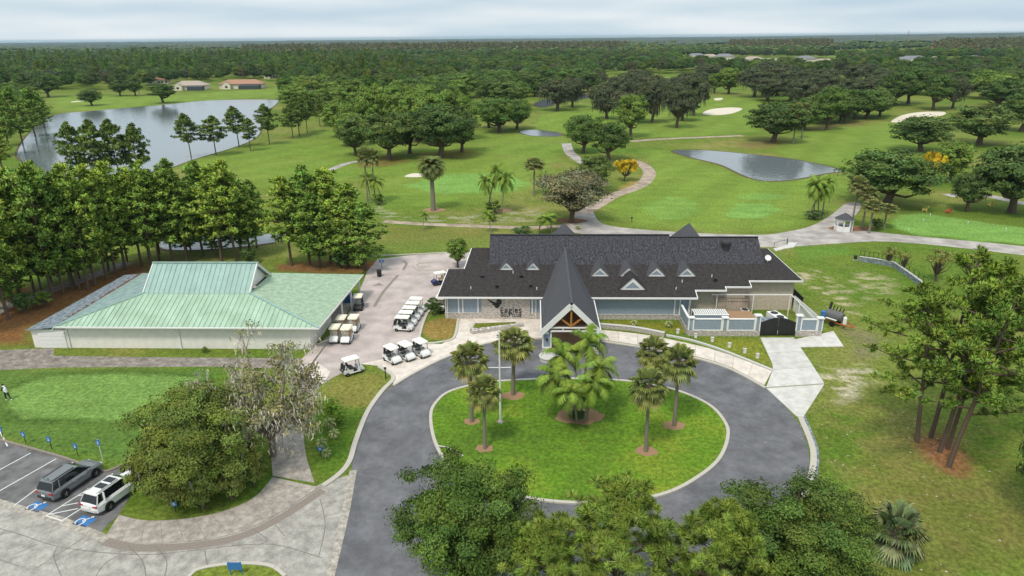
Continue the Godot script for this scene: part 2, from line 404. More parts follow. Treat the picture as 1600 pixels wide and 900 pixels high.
func ground() -> void:
	var xs := lines(-9000, 9000, -75, 75, 0.6, 1.035)
	var zs := lines(-12000, 200, -135, -22, 0.6, 1.02)
	var cols := PackedColorArray()
	var rough := Color(0.165, 0.22, 0.038); var dry := Color(0.30, 0.275, 0.085); var lush := Color(0.10, 0.195, 0.022)
	var fair := Color(0.205, 0.305, 0.05); var green := Color(0.21, 0.38, 0.085)
	for z in zs:
		for x in xs:
			var a := noise_a.get_noise_2d(x, z * 1.6); var b := noise_b.get_noise_2d(x * 1.3, z * 1.3)
			var c := rough.lerp(dry, clampf(a * 1.1 + b * 0.5 - 0.02, 0.0, 1.0)).lerp(lush, clampf(-a * 1.3 + b * 0.5, 0.0, 0.85))
			c *= 1.0 + 0.3 * noise_b.get_noise_2d(x * 5.0, z * 5.0 + 300.0)
			cols.append(c)
	for p in [
		[[-92.94, -193.34, -96.92, -208.67, -82.87, -236.71, -71.81, -281.39, -39.12, -269.24, -9.32, -267.23, 19.15, -252.74, 16.64, -218.52, 8.77, -180.85, 4.67, -157.10, -21.23, -139.37, -33.22, -145.61, -34.09, -182.85, -47.04, -166.60, -59.31, -165.59], fair, 3.0, 0.7],
		[[19.26, -132.58, 23.17, -152.93, 31.41, -164.78, 38.88, -186.95, 41.48, -221.08, 49.92, -212.85, 55.54, -190.10, 61.66, -166.58, 84.61, -175.54, 77.14, -154.14, 65.54, -136.22, 56.15, -125.42, 44.65, -120.83, 30.01, -123.53], fair, 2.5, 0.8],
		[[42.76, -134.35, 48.25, -143.72, 55.03, -143.46, 55.22, -136.59, 49.35, -131.01, 44.20, -130.69], green, 0.7, 0.9],
		[[49.86, -151.20, 55.72, -153.64, 62.41, -152.02, 60.01, -147.58, 53.34, -146.58], green, 0.7, 0.7],
		[[27.36, -142.14, 36.30, -151.74, 40.09, -144.03, 36.60, -133.00, 28.89, -129.72], green, 1.2, 0.5],
		[[-26.43, -165.72, -16.69, -180.22, -3.14, -181.40, 5.00, -168.26, 0.20, -157.28, -17.66, -156.62], green, 1.2, 0.9],
		[[8.16, -275.83, 16.51, -345.57, 77.81, -424.11, 144.53, -416.96, 123.30, -327.42, 91.74, -260.44, 59.39, -245.15, 23.79, -252.44], fair, 3.0, 0.8],
		[[82.36, -214.85, 108.10, -259.34, 158.30, -286.34, 130.52, -218.66, 113.76, -195.52, 91.18, -182.50, 82.31, -199.34], fair, 3.0, 0.72],
		[[-303.37, -464.97, -230.23, -457.13, -167.12, -519.31, -141.58, -437.89, -179.21, -423.40, -213.43, -362.22, -238.25, -367.64], fair, 3.0, 0.8],
		[[70.13, -509.53, 119.71, -626.83, 173.59, -618.28, 150.49, -534.51, 70.18, -477.91], fair, 6.0, 0.8],
		[[69.50, -125.91, 79.17, -138.49, 92.59, -142.03, 104.49, -127.11, 88.53, -105.85, 77.69, -113.57, 67.78, -117.95], lush, 1.5, 0.45],
		[[-49.96, -53.39, -60.57, -67.46, -56.51, -67.69, -33.17, -67.55, -27.18, -57.45, -30.61, -48.28, -36.25, -50.67, -46.82, -53.86], Color(0.11, 0.21, 0.045), 1.0, 0.75],
		[[71.41, -124.91, 76.71, -132.61, 83.26, -132.90, 88.87, -127.65, 97.65, -119.54, 90.92, -110.47, 84.21, -113.37, 73.41, -117.77], green, 1.0, 0.95],
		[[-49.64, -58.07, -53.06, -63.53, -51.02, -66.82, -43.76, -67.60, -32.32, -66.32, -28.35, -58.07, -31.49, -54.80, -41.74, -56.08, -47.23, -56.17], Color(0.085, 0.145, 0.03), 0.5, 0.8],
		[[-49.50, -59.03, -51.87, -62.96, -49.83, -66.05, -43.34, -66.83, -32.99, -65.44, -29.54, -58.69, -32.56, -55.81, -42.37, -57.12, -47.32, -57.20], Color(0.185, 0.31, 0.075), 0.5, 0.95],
		[[-23.08, -119.15, -11.69, -121.35, -3.44, -121.08, -3.25, -112.94, -11.82, -110.21, -22.41, -109.08], Color(0.17, 0.23, 0.045), 0.8, 0.8],
		[[-24.64, -128.15, -4.70, -123.77, -4.53, -118.57, -22.65, -116.68], Color(0.2, 0.2, 0.05), 1.0, 0.6],
		[[47.62, -111.79, 57.86, -111.48, 55.34, -106.12, 46.42, -104.67], Color(0.13, 0.25, 0.04), 1.0, 0.8],
		[[41.97, -98.41, 46.46, -99.82, 46.57, -87.41, 44.50, -79.56, 42.40, -83.96, 42.02, -91.35], Color(0.52, 0.44, 0.28), 1.4, 0.85, 1],
		[[52.31, -99.66, 55.66, -96.56, 50.30, -86.11, 46.84, -89.92], Color(0.48, 0.42, 0.26), 2.0, 0.75, 1],
		[[29.63, -60.18, 33.94, -66.42, 39.13, -67.09, 36.30, -61.38, 31.30, -58.88], Color(0.56, 0.50, 0.36), 1.2, 0.85, 1],
		[[41.17, -77.60, 44.12, -75.59, 41.32, -68.63, 37.79, -68.70], Color(0.24, 0.21, 0.12), 1.4, 0.7],
		[[27.66, -55.39, 30.76, -57.67, 33.29, -55.30, 26.26, -44.13, 23.62, -44.96], lush, 1.5, 0.7],
		[[46.13, -62.56, 50.79, -59.81, 40.71, -45.54, 39.94, -49.06], lush, 2.0, 0.6],
		[[30.88, -48.27, 39.24, -46.40, 33.95, -35.97, 24.62, -36.08], Color(0.19, 0.17, 0.05), 2.0, 0.45],
		[[31.14, -52.11, 39.32, -57.52, 36.20, -51.03, 31.94, -48.26], Color(0.13, 0.14, 0.045), 1.5, 0.6],
		[[21.82, -74.74, 29.63, -74.03, 28.24, -66.99, 24.31, -71.47], Color(0.24, 0.25, 0.035), 0.5, 0.8],
		[[11.34, -79.88, 22.20, -79.43, 21.29, -75.69, 18.01, -76.72, 11.19, -78.66], Color(0.22, 0.22, 0.03), 0.4, 0.8],
		[[-11.56, -79.77, -9.12, -81.40, -7.01, -80.71, -7.12, -74.80, -10.00, -74.49], Color(0.33, 0.21, 0.07), 0.4, 0.8],
		[[-14.83, -104.07, -11.24, -103.97, -10.99, -101.39, -14.43, -100.86], lush, 0.3, 0.7],
		[[-19.45, -62.11, -17.16, -65.15, -13.51, -65.82, -13.91, -62.28, -14.83, -57.25], Color(0.25, 0.23, 0.06), 0.7, 0.75],
		[[-19.78, -58.53, -15.08, -58.45, -14.12, -49.87, -15.58, -47.01, -16.65, -48.07], lush, 0.8, 0.8],
		[[-68.13, -84.27, -77.15, -97.15, -68.55, -92.80, -65.40, -96.85, -60.61, -105.35, -57.72, -102.67, -61.10, -78.83, -57.91, -74.03, -64.96, -73.29, -71.65, -82.16], Color(0.24, 0.105, 0.045), 1.2, 0.9],
		[[-37.08, -104.69, -25.12, -106.71, -21.87, -103.29, -22.59, -99.24, -36.87, -100.85], Color(0.24, 0.11, 0.05), 0.8, 0.85],
		[[-23.34, -105.64, -20.28, -106.57, -19.26, -104.19, -21.11, -99.20, -22.27, -100.15], Color(0.34, 0.14, 0.05), 0.4, 0.9],
		[[-45.31, -203.71, -35.66, -215.03, -29.68, -200.69, -35.43, -190.55, -43.07, -192.93], Color(0.22, 0.14, 0.05), 2.0, 0.7],
		[[-29.61, -214.70, -12.09, -224.12, -10.25, -206.46, -25.91, -200.50], Color(0.24, 0.18, 0.05), 2.0, 0.6],
		[[74.72, -228.87, 92.05, -241.48, 87.72, -223.86, 72.94, -216.66], Color(0.24, 0.17, 0.07), 1.8, 0.6],
		[[111.80, -268.61, 150.00, -296.28, 141.49, -278.81, 109.71, -257.40], Color(0.22, 0.16, 0.07), 2.5, 0.6],
		[[23.95, -156.31, 29.86, -169.58, 32.25, -169.48, 27.99, -158.26], Color(0.45, 0.30, 0.10), 0.8, 0.7],
		[[-32.00, -139.77, -27.62, -145.40, -20.49, -133.97, -5.10, -136.06, 4.21, -141.27, 6.29, -128.06, -12.39, -129.66, -25.50, -133.12], Color(0.5, 0.45, 0.33), 1.5, 0.5, 1],
		[[28.92, -57.70, 52.65, -62.44, 33.95, -35.97, 21.22, -36.12], Color(0.25, 0.21, 0.07), 1.5, 0.4, 1],
		[[35.09, -52.05, 37.03, -53.48, 38.51, -53.03, 38.67, -50.50, 37.75, -47.73, 35.90, -46.88, 34.85, -48.67], Color(0.30, 0.14, 0.07), 0.9, 0.9],
		[[-171.19, -1228.24, -118.04, -1373.36, -104.08, -1208.97, -152.82, -1094.82], fair, 10.0, 0.9],
		[[562.61, -1233.98, 826.95, -1449.20, 733.38, -1264.05, 484.30, -1040.08], Color(0.3, 0.34, 0.1), 10.0, 0.95],
		[[230.58, -489.00, 267.52, -518.51, 236.94, -457.87, 212.45, -449.62], fair, 6.0, 0.9],
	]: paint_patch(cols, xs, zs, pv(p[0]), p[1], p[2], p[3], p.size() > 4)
	var mb := MB.new()
	for j in zs.size():
		for i in xs.size():
			mb.v.append(Vector3(xs[i], 0, zs[j])); mb.n.append(Vector3.UP); mb.t.append(Vector2(xs[i], zs[j]))
	mb.c = cols
	var w := xs.size()
	for j in zs.size() - 1:
		for i in w - 1:
			var k := j * w + i
			mb.ix.append_array([k, k + 1, k + w + 1, k, k + w + 1, k + w])
	struct("ground", mb, M.grass)

func pavements() -> void:
	struct("driveway", sheet(curve([-13.51, -47.85, -13.93, -51.80, -13.84, -57.82, -12.90, -62.53, -10.46, -66.21, -7.32, -69.92, -2.34, -73.96, 3.79, -74.94, 10.58, -73.88, 17.55, -70.92, 23.03, -67.09, 25.88, -62.24, 26.58, -55.97, 25.76, -51.19, 24.07, -47.05, 21.35, -43.05, 17.82, -39.90, 12.93, -37.10, 8.26, -35.42, 3.03, -33.09, -1.71, -30.75, -11.63, -30.85, -12.46, -36.52, -12.90, -42.39], true, 5), 0.020), M.asphalt)
	struct("old_road", sheet(pv([-46.41, -46.60, -40.09, -44.26, -33.81, -42.16, -29.92, -40.77, -27.28, -40.20, -23.40, -40.35, -20.47, -41.20, -18.28, -43.20, -15.76, -46.67, -13.62, -47.85, -12.90, -42.39, -12.46, -36.52, -11.63, -30.85, -34.31, -31.09]), 0.012), M.old_concrete)
	struct("parking_lot", sheet(pv([-54.14, -56.51, -46.52, -53.44, -39.68, -50.82, -35.23, -48.88, -33.99, -48.60, -32.86, -50.15, -31.16, -50.50, -30.16, -43.06, -30.47, -40.92, -33.99, -42.45, -40.42, -44.73, -46.81, -47.12]), 0.016), M.parking_asphalt)
	struct("cart_yard", sheet(pv([-24.27, -67.23, -23.40, -72.27, -21.42, -79.58, -22.08, -95.72, -22.43, -100.46, -21.96, -106.62, -16.99, -108.57, -10.17, -109.80, -1.03, -110.26, -1.01, -107.05, -6.01, -101.89, -9.01, -95.39, -10.37, -89.05, -11.37, -85.23, -11.18, -74.70, -10.89, -73.60, -11.77, -70.67, -14.51, -69.57, -16.92, -68.33, -19.22, -65.19, -19.95, -63.77, -21.97, -65.24]), 0.010), M.cart_asphalt)
	struct("front_walk", sheet(pv([-16.92, -68.33, -14.51, -69.57, -11.77, -70.67, -10.89, -73.60, -8.37, -73.37, -6.79, -75.54, -6.94, -80.92, -6.31, -81.33, 4.06, -80.68, 3.79, -74.94, -2.34, -73.96, -7.33, -70.08, -10.48, -66.36, -12.43, -63.35, -13.10, -66.26, -14.77, -67.82]), 0.030), M.concrete)
	struct("barn_path", sheet(pv([-66.30, -72.10, -60.12, -72.84, -53.99, -73.24, -52.75, -71.15, -41.73, -70.60, -23.26, -69.90, -23.21, -67.21, -33.37, -68.02, -49.75, -68.18, -56.51, -67.69, -62.47, -67.19]), 0.008), M.old_path)
	struct("white_pad", sheet(pv([-23.35, -67.67, -22.40, -69.40, -19.75, -66.53, -19.85, -63.91, -21.88, -64.95]), 0.034, 0.03), M.concrete)
	struct("gravel_road", sheet(curve([92.53, -97.05, 83.19, -105.66, 66.78, -113.91, 55.30, -113.09, 42.62, -111.56, 22.98, -117.70, 10.77, -122.37, 11.92, -131.81, 13.94, -137.00, 16.69, -137.99, 17.05, -130.13, 19.55, -125.72, 29.61, -121.76, 44.08, -119.13, 50.61, -121.08, 57.11, -125.39, 64.37, -133.58, 71.48, -142.84, 74.57, -142.72, 69.17, -133.41, 63.27, -126.13, 64.17, -122.41, 69.35, -118.74, 86.69, -110.60, 96.92, -102.24], true, 4), 0.010), M.grey_path)
	for d in [
		[[13.79, -135.39, 17.88, -142.50, 23.46, -152.92, 31.14, -163.26, 36.24, -177.77, 37.00, -191.02, 34.84, -199.58], 3.3, "sand_path"], [[18.83, -233.64, 18.35, -214.59, 19.98, -200.35, 22.31, -187.75], 3.2, "grey_path"],
		[[-25.14, -131.09, -17.30, -128.86, -4.79, -126.53, 3.74, -125.32, 11.14, -126.94], 2.0, "sand_path"], [[-49.81, -187.34, -47.67, -197.30, -44.84, -201.47], 2.4, "grey_path"], [[41.01, -236.81, 54.23, -242.24, 83.16, -248.63], 3.2, "sand_path"],
		[[-68.39, -80.00, -69.42, -86.12, -68.51, -89.96, -65.40, -96.85, -62.54, -106.07], 2.6, "old_path"], [[96.97, -149.32, 104.73, -150.32, 108.47, -141.43, 113.88, -134.46], 3.0, "grey_path"],
	]:
		var mb := MB.new()
		ribbon(mb, curve(d[0]), d[1], 0.014)
		struct("path", mb, M[d[2]])
	for d in [[88.33, -321.84, 97.33, -341.67, 109.25, -350.21, 113.45, -343.39, 102.65, -323.45, 93.14, -316.00], [156.28, -286.49, 173.43, -309.50, 188.94, -321.88, 198.74, -321.06, 188.18, -305.71, 168.24, -294.87, 158.42, -284.09], [-27.78, -177.20, -26.19, -181.56, -23.17, -180.52, -21.84, -177.80, -24.64, -176.19], [-259.79, -418.40, -258.75, -426.95, -255.21, -422.23, -256.30, -413.86], [116.17, -402.08, 121.64, -405.85, 118.04, -393.48, 113.44, -389.86]]:
		struct("sand_bunker", sheet(curve(d, true), 0.03), M.sand)
	# island lawn in the turning circle
	var rim := curve([-7.82, -56.55, -7.68, -59.31, -6.31, -61.87, -2.76, -63.59, 1.94, -64.22, 7.01, -64.27, 12.30, -63.60, 16.26, -61.87, 19.04, -58.85, 19.75, -55.52, 19.24, -52.82, 17.40, -49.39, 14.72, -46.75, 11.99, -44.96, 8.81, -44.06, 4.81, -43.88, 1.36, -44.47, -2.20, -45.98, -5.26, -48.81, -6.89, -52.20], true, 6)
	var mid := Vector2.ZERO
	for p in rim: mid += p / rim.size()
	var mb := MB.new()
	var rings := 46
	for k in rings + 1:
		for p in rim:
			var q := mid.lerp(p, float(k) / rings)
			var a := noise_a.get_noise_2d(q.x * 3.0, q.y * 3.0 + 40.0); var b := noise_b.get_noise_2d(q.x * 2.0, q.y * 5.0)
			mb.col = Color(0.14, 0.265, 0.026).lerp(Color(0.27, 0.31, 0.04), clampf(a * 1.4 + b * 0.5 + 0.1, 0, 1)).lerp(Color(0.10, 0.17, 0.026), clampf(-a * 1.5 + b * 0.6, 0, 0.8))
			mb.vert(v3(q, 0.10), Vector3.UP, q)
	for k in rings:
		for i in rim.size():
			var j := (i + 1) % rim.size()
			mb.face(k * rim.size() + i, k * rim.size() + j, (k + 1) * rim.size() + j); mb.face(k * rim.size() + i, (k + 1) * rim.size() + j, (k + 1) * rim.size() + i)
	struct("island_lawn", mb, M.grass)
	kerb("island_kerb", rim, "pale concrete kerb round the oval lawn of the turning circle", 0.3, true, null, 0.16)
	kerb("drive_kerb", curve([-15.41, -46.33, -14.47, -47.87, -14.02, -49.68, -14.14, -52.82, -14.09, -57.83, -13.40, -62.00, -12.68, -64.49, -13.19, -65.96, -14.74, -67.66]), "concrete kerb along the left grass verge of the driveway", 0.45)
	kerb("lawn_kerb", curve([27.13, -56.31, 26.40, -52.19, 25.66, -49.74, 24.10, -46.62, 21.99, -43.42, 19.21, -40.56]), "pale kerb along the right-hand lawn of the driveway", 0.5)
	kerb("gutter_edge", curve([27.59, -56.54, 26.79, -52.18, 26.04, -49.73, 24.39, -46.44]), "narrow blue-grey edging outside the right kerb", 0.22, false, M.roof_annex, 0.05)
	kerb("walk_kerb", curve([-12.41, -63.21, -10.46, -66.21, -7.32, -69.92, -2.33, -73.78, 3.78, -74.75]), "white kerb between the front walk and the driveway left of the porch", 0.3)
	kerb("walk_kerb", curve([10.56, -73.70, 17.51, -70.76, 22.98, -66.94, 25.85, -61.97]), "white kerb between the curved walk and the driveway right of the porch", 0.3)
	kerb("bed_kerb", curve([-9.79, -88.54, -11.11, -82.96, -11.28, -76.77, -11.00, -74.51, -10.05, -73.58, -7.69, -74.26, -6.96, -75.73, -6.94, -80.92]), "white kerb round the mulch bed at the clubhouse corner", 0.3)
	kerb("parking_kerb", curve([-51.52, -55.45, -46.60, -53.54, -39.74, -50.92, -35.28, -48.98, -33.93, -48.68, -32.85, -50.34]), "low dark-edged kerb at the head of the parking bays", 0.2, false, M.brown_strip)
	kerb("bed_kerb", curve([-11.33, -104.96, -14.83, -104.07, -15.10, -102.14, -14.13, -100.85, -10.93, -100.77]), "white kerb round the small grass strip beside the clubhouse's far corner", 0.25)
	kerb("yard_kerb", curve([-23.81, -108.06, -17.04, -108.93, -10.71, -109.82]), "thin pale kerb along the far edge of the cart yard", 0.25)
	var sw := thing("sidewalk", "pale slabbed walk curving from the porch to the white driveway", "sidewalk")
	slabs(sw, curve([10.67, -77.08, 15.45, -75.63, 18.26, -74.26, 23.39, -70.81, 27.82, -65.63]), curve([10.48, -74.24, 17.62, -71.26, 23.12, -67.40, 25.91, -62.51]), 9, 0.10, M.concrete)
	sw = thing("sidewalk", "stained sidewalk bending round the bushy tree's grass bed", "sidewalk")
	slabs(sw, curve([-30.12, -42.99, -27.63, -42.29, -24.36, -42.54, -21.84, -43.55, -20.41, -45.09, -19.91, -47.59]), curve([-29.80, -40.57, -27.11, -39.86, -23.26, -40.01, -20.34, -40.86, -18.13, -42.75, -15.73, -46.17]), 11, 0.06, M.walk)
	slabs(sw, curve([-19.96, -47.77, -21.43, -51.92, -22.35, -56.21, -22.83, -61.77, -23.29, -65.56]), curve([-16.20, -46.77, -18.08, -50.88, -19.36, -55.04, -19.93, -59.77, -20.14, -63.49]), 8, 0.058, M.walk)
	sw = thing("driveway_slabs", "bright white concrete drive leading to the dark gate", "driveway")
	slabs(sw, pv([29.60, -74.39, 28.41, -66.68, 25.96, -62.10]), pv([33.55, -74.31, 32.86, -67.84, 32.24, -62.81]), 3, 0.07, M.white_concrete)
	slabs(sw, pv([25.92, -61.97, 26.95, -55.85]), pv([32.18, -62.68, 27.02, -55.74]), 1, 0.07, M.white_concrete)
	slabs(sw, pv([33.48, -73.76, 33.24, -71.63]), pv([39.07, -76.08, 38.31, -71.70]), 1, 0.072, M.white_concrete)
	var s := MB.new()
	ribbon(s, curve([-29.63, -40.09, -26.87, -39.40, -23.05, -39.55, -20.16, -40.38, -17.95, -42.17, -15.28, -45.83]), 0.75, 0.018)
	struct("brown_gutter", s, M.brown_strip)
	s = MB.new()
	ribbon(s, pv([-45.89, -46.59, -40.31, -44.57, -33.90, -42.30, -29.51, -40.29]), 0.7, 0.020)
	ribbon(s, curve([-13.44, -48.47, -12.87, -43.13, -12.57, -38.97, -12.30, -35.38, -11.68, -31.78]), 0.6, 0.024)
	struct("concrete_gutter", s, M.gutter)
	var bi := sheet(curve([-21.83, -36.34, -21.43, -37.04, -20.16, -37.44, -18.44, -37.54, -16.81, -37.28, -15.71, -36.56, -13.68, -31.33, -19.49, -31.39], true, 4), 0.09)
	for k in bi.c.size(): bi.c[k] = Color(0.19, 0.24, 0.04)
	struct("small_lawn", bi, M.grass)
	kerb("small_kerb", curve([-21.96, -36.06, -21.64, -37.10, -20.20, -37.56, -18.49, -37.69, -16.67, -37.40, -15.41, -36.44]), "pale kerb round the small lawn with the blue sign at the bottom edge", 0.25)
	s = MB.new()
	for d in [[-38.21, -41.57, -36.11, -40.85, -32.16, -39.47, -26.46, -38.69, -22.67, -39.09, -19.05, -39.63, -16.66, -39.47, -13.42, -38.22], [-32.83, -37.47, -31.96, -39.21, -31.31, -40.52], [-27.66, -39.61, -25.90, -38.12, -24.91, -36.67], [-25.68, -39.58, -24.20, -38.10, -23.61, -36.65], [-35.92, -38.30, -34.15, -37.67], [-34.26, -39.89, -35.23, -38.86], [-21.94, -39.08, -21.16, -37.63], [-19.43, -41.33, -17.90, -40.15, -18.27, -39.62], [-38.22, -40.27, -37.44, -41.14], [-15.24, -44.70, -14.07, -41.69, -13.67, -38.35], [-28.31, -36.71, -28.32, -37.90, -27.68, -38.77], [-17.81, -41.73, -16.70, -40.47], [-32.66, -39.54, -32.33, -38.57, -30.66, -36.73]]:
		ribbon(s, curve(d, false, 6), 0.055, 0.022)
	struct("road_cracks", s, M.tar)
	s = MB.new()
	for d in [[-18.58, -85.63, -18.31, -91.55, -17.36, -98.50], [-16.94, -100.93, -16.89, -104.13, -17.60, -105.48]]: ribbon(s, curve(d, false, 4), 0.45, 0.016)
	s.poly([v3(Vector2(-20.46, -93.74), 0.016), v3(Vector2(-19.68, -95.10), 0.016), v3(Vector2(-18.73, -93.97), 0.016)], Vector3.UP)
	struct("tar_patch", s, M.brown_strip)
	# parking paint
	s = MB.new()
	for d in [[-47.66, -55.06, -45.21, -52.54], [-43.80, -48.03, -42.43, -51.45], [-41.39, -46.12, -39.61, -50.53], [-38.98, -44.16, -37.81, -50.03], [-35.68, -42.99, -33.47, -48.32], [-34.09, -42.38, -32.06, -46.99]]: ribbon(s, pv(d), 0.11, 0.022)
	ribbon(s, pv([-35.68, -42.99, -34.09, -42.38]), 0.11, 0.0225)
	for d in [[-35.58, -43.13, -33.72, -43.79], [-35.21, -44.11, -34.14, -44.49], [-34.66, -45.37, -33.45, -45.76]]: ribbon(s, pv(d), 0.11, 0.0228)
	struct("bay_lines", s, M.paint)
	for d in [[[-37.87, -43.77, -37.58, -44.77, -36.26, -44.36, -36.57, -43.37], -37.32, -44.14, "accessible bay mark behind the grey car"], [[-33.14, -42.00, -32.88, -43.02, -31.54, -42.56, -31.87, -41.63], -32.53, -42.36, "accessible bay mark behind the white car"]]:
		var a := thing("wheelchair_mark", "blue square with a white wheelchair figure, " + d[3], "road marking")
		obj("blue_square", sheet(pv(d[0]), 0.020), M.paint_blue, a)
		var m2 := MB.new()
		var o := Vector2(d[1], d[2]); var f := Vector2(0.78, -0.62); var r := Vector2(0.62, 0.78)
		var ring := PackedVector2Array()
		for i in 13: ring.append(o + (r * cos(0.5 + i * 0.36) + f * sin(0.5 + i * 0.36)) * 0.34 - f * 0.15)
		ribbon(m2, ring, 0.1, 0.0235)
		ribbon(m2, PackedVector2Array([o + f * 0.5, o + f * 0.02, o + f * 0.02 + r * 0.3, o - f * 0.35 + r * 0.42]), 0.11, 0.0240)
		ribbon(m2, PackedVector2Array([o + f * 0.58, o + f * 0.78]), 0.2, 0.0235)
		obj("figure", m2, M.paint, a)
	# dry leaves and clippings on the right-hand lawn
	s = MB.new()
	for i in 900:
		var p := Vector2(rng.randf_range(20, 44), rng.randf_range(-66, -36))
		if noise_b.get_noise_2d(p.x * 2.0, p.y * 2.0) < 0.05: continue
		s.col = Color(0.45, 0.38, 0.26).lerp(Color(0.7, 0.66, 0.56), rng.randf())
		if rng.randf() < 0.5: s.col = Color(0.2, 0.13, 0.06)
		var a := rng.randf() * TAU; var d := Vector3(cos(a), 0, sin(a)) * rng.randf_range(0.03, 0.075); var w2 := Vector3(-d.z, 0, d.x) * 0.7
		var c3 := v3(p, 0.02)
		if p.x > 22 + (p.y + 66) * 0.0: s.quad(c3 - d - w2, c3 + d - w2, c3 + d + w2, c3 - d + w2, Vector3.UP)
	var lv := obj("dry_leaves", s, M.plain)
	tag(lv, "dry leaves scattered over the lower right lawn", "leaves"); lv.set_meta("kind", "stuff")
	# mulch rings and straw beds
	for d in [[6.28, -56.66, 2.3, 1.5, "mulch"], [-3.90, -55.91, 0.75, 0.6, "mulch"], [-2.54, -51.43, 0.8, 0.6, "mulch"], [-0.03, -60.84, 1.2, 0.9, "mulch"], [11.52, -50.82, 1.0, 0.8, "mulch"], [14.89, -54.93, 1.0, 0.8, "mulch"], [-1.19, -55.86, 0.4, 0.35, "mulch"]]:
		struct("mulch_ring", blob(d[0], d[1], d[2], d[3], 0.106), M[d[4]])
	for d in [[-16.39, -140.32, 2.4, 2.0, "mulch"], [-2.27, -139.80, 2.6, 1.8, "mulch"], [11.80, -130.31, 3.0, 2.2, "straw"], [63.21, -122.89, 4.5, 1.8, "straw"]]:
		struct("straw_bed", blob(d[0], d[1], d[2], d[3], 0.012), M[d[4]])

func blob(x: float, z: float, rx: float, rz: float, y: float) -> MB:
	var p := PackedVector2Array()
	for i in 26:
		var k := 1.0 + 0.22 * noise_b.get_noise_2d(x * 7.0 + cos(i * TAU / 26) * 9.0, z * 7.0 + sin(i * TAU / 26) * 9.0) + rng.randf_range(-0.07, 0.07)
		p.append(Vector2(x + cos(i * TAU / 26) * rx * k, z + sin(i * TAU / 26) * rz * k))
	return sheet(p, y)

func water() -> void:
	for d in [
		["lake", [-162.35, -227.17, -192.09, -279.52, -221.89, -341.50, -213.43, -362.22, -192.99, -391.96, -177.34, -418.84, -141.55, -419.61, -130.60, -393.78, -117.82, -333.07, -93.55, -254.78, -95.90, -206.32, -97.49, -189.61, -109.23, -173.24, -124.06, -182.46, -147.15, -206.68]],
		["pond", [50.87, -215.32, 60.69, -216.06, 73.61, -206.69, 82.85, -196.03, 87.50, -180.81, 81.74, -176.55, 69.54, -168.63, 62.20, -168.15, 59.88, -175.80, 58.47, -190.97, 53.44, -203.10]],
		["creek", [3.44, -264.50, 9.23, -269.81, 18.23, -259.84, 16.71, -251.19, 7.50, -253.48]], ["pond", [-62.79, -117.92, -59.69, -120.73, -53.42, -122.69, -43.85, -123.26, -41.27, -118.07, -49.85, -113.58, -59.38, -113.11]],
		["creek", [12.71, -372.81, 19.23, -403.43, 42.61, -437.61, 52.97, -441.49, 48.31, -417.97, 28.95, -386.27, 17.12, -358.47]], ["creek", [-87.08, -397.49, -88.13, -418.61, -77.66, -413.18, -74.59, -396.28]],
	]:
		var line := curve(d[1], true, 6)
		struct(d[0], sheet(line, 0.03), M.water)
		var mb := MB.new()
		ribbon(mb, line, 1.7 if d[0] == "pond" else 1.3, 0.02, 0.0, true)
		struct("bank", mb, M.bank)

# ---- clubhouse: local x runs along the front, y up, z towards the viewer (negative is deeper into the building)
func L(u: float, v: float, h: float) -> Vector3: return Vector3(u, h, -v)
func slope(v: float) -> float: return 3.638 + 0.32 * v
func blk(called: String, u0: float, u1: float, v0: float, v1: float, h0: float, h1: float, m: Material, parent: Node) -> MeshInstance3D:
	var mb := MB.new()
	mb.box(L((u0 + u1) * 0.5, (v0 + v1) * 0.5, (h0 + h1) * 0.5), Vector3(absf(u1 - u0), h1 - h0, absf(v1 - v0)))
	return obj(called, mb, m, parent)
func rod(called: String, a: Vector3, b: Vector3, w: float, h: float, m: Material, parent: Node) -> MeshInstance3D:
	var mb := MB.new()
	mb.bar(a, b, w, h)
	return obj(called, mb, m, parent)
func flat_plate(called: String, pts: Array, thick: float, m: Material, parent: Node) -> MeshInstance3D:
	var mb := MB.new()
	mb.plate(pts, Vector3.DOWN * thick)
	return obj(called, mb, m, parent)
func dormer(parent: Node, u: float, v: float, w: float, rise: float, v_back: float, m: Material) -> void:
	var h0 := slope(v) + 0.02
	var a := w * 0.5
	var d := MB.new()
	for s in [-1.0, 1.0]:
		var e := [L(u, v - 0.12, h0 + rise + 0.1), L(u + s * (a + 0.12), v - 0.12, h0 - 0.04), L(u + s * (a + 0.12), v_back, h0 - 0.04), L(u, v_back, h0 + rise + 0.1)]
		d.plate(e, Vector3.DOWN * 0.09)
	var o := obj("dormer", d, m, parent)
	var p := MB.new()
	p.plate([L(u - a * 0.6, v + 0.05, h0 + 0.12), L(u + a * 0.6, v + 0.05, h0 + 0.12), L(u, v + 0.05, h0 + rise * 0.66)], Vector3(0, 0, -0.05))
	obj("panel", p, M.blue_wall, o)
	var f := MB.new()
	var ow := [L(u - a, v, h0), L(u + a, v, h0), L(u, v, h0 + rise)]
	var iw := [L(u - a * 0.56, v, h0 + 0.15), L(u + a * 0.56, v, h0 + 0.15), L(u, v, h0 + rise * 0.62)]
	for i in 3:
		var j := (i + 1) % 3
		f.plate([ow[i], ow[j], iw[j], iw[i]], Vector3(0, 0, -0.12))
	obj("trim", f, M.white, o)

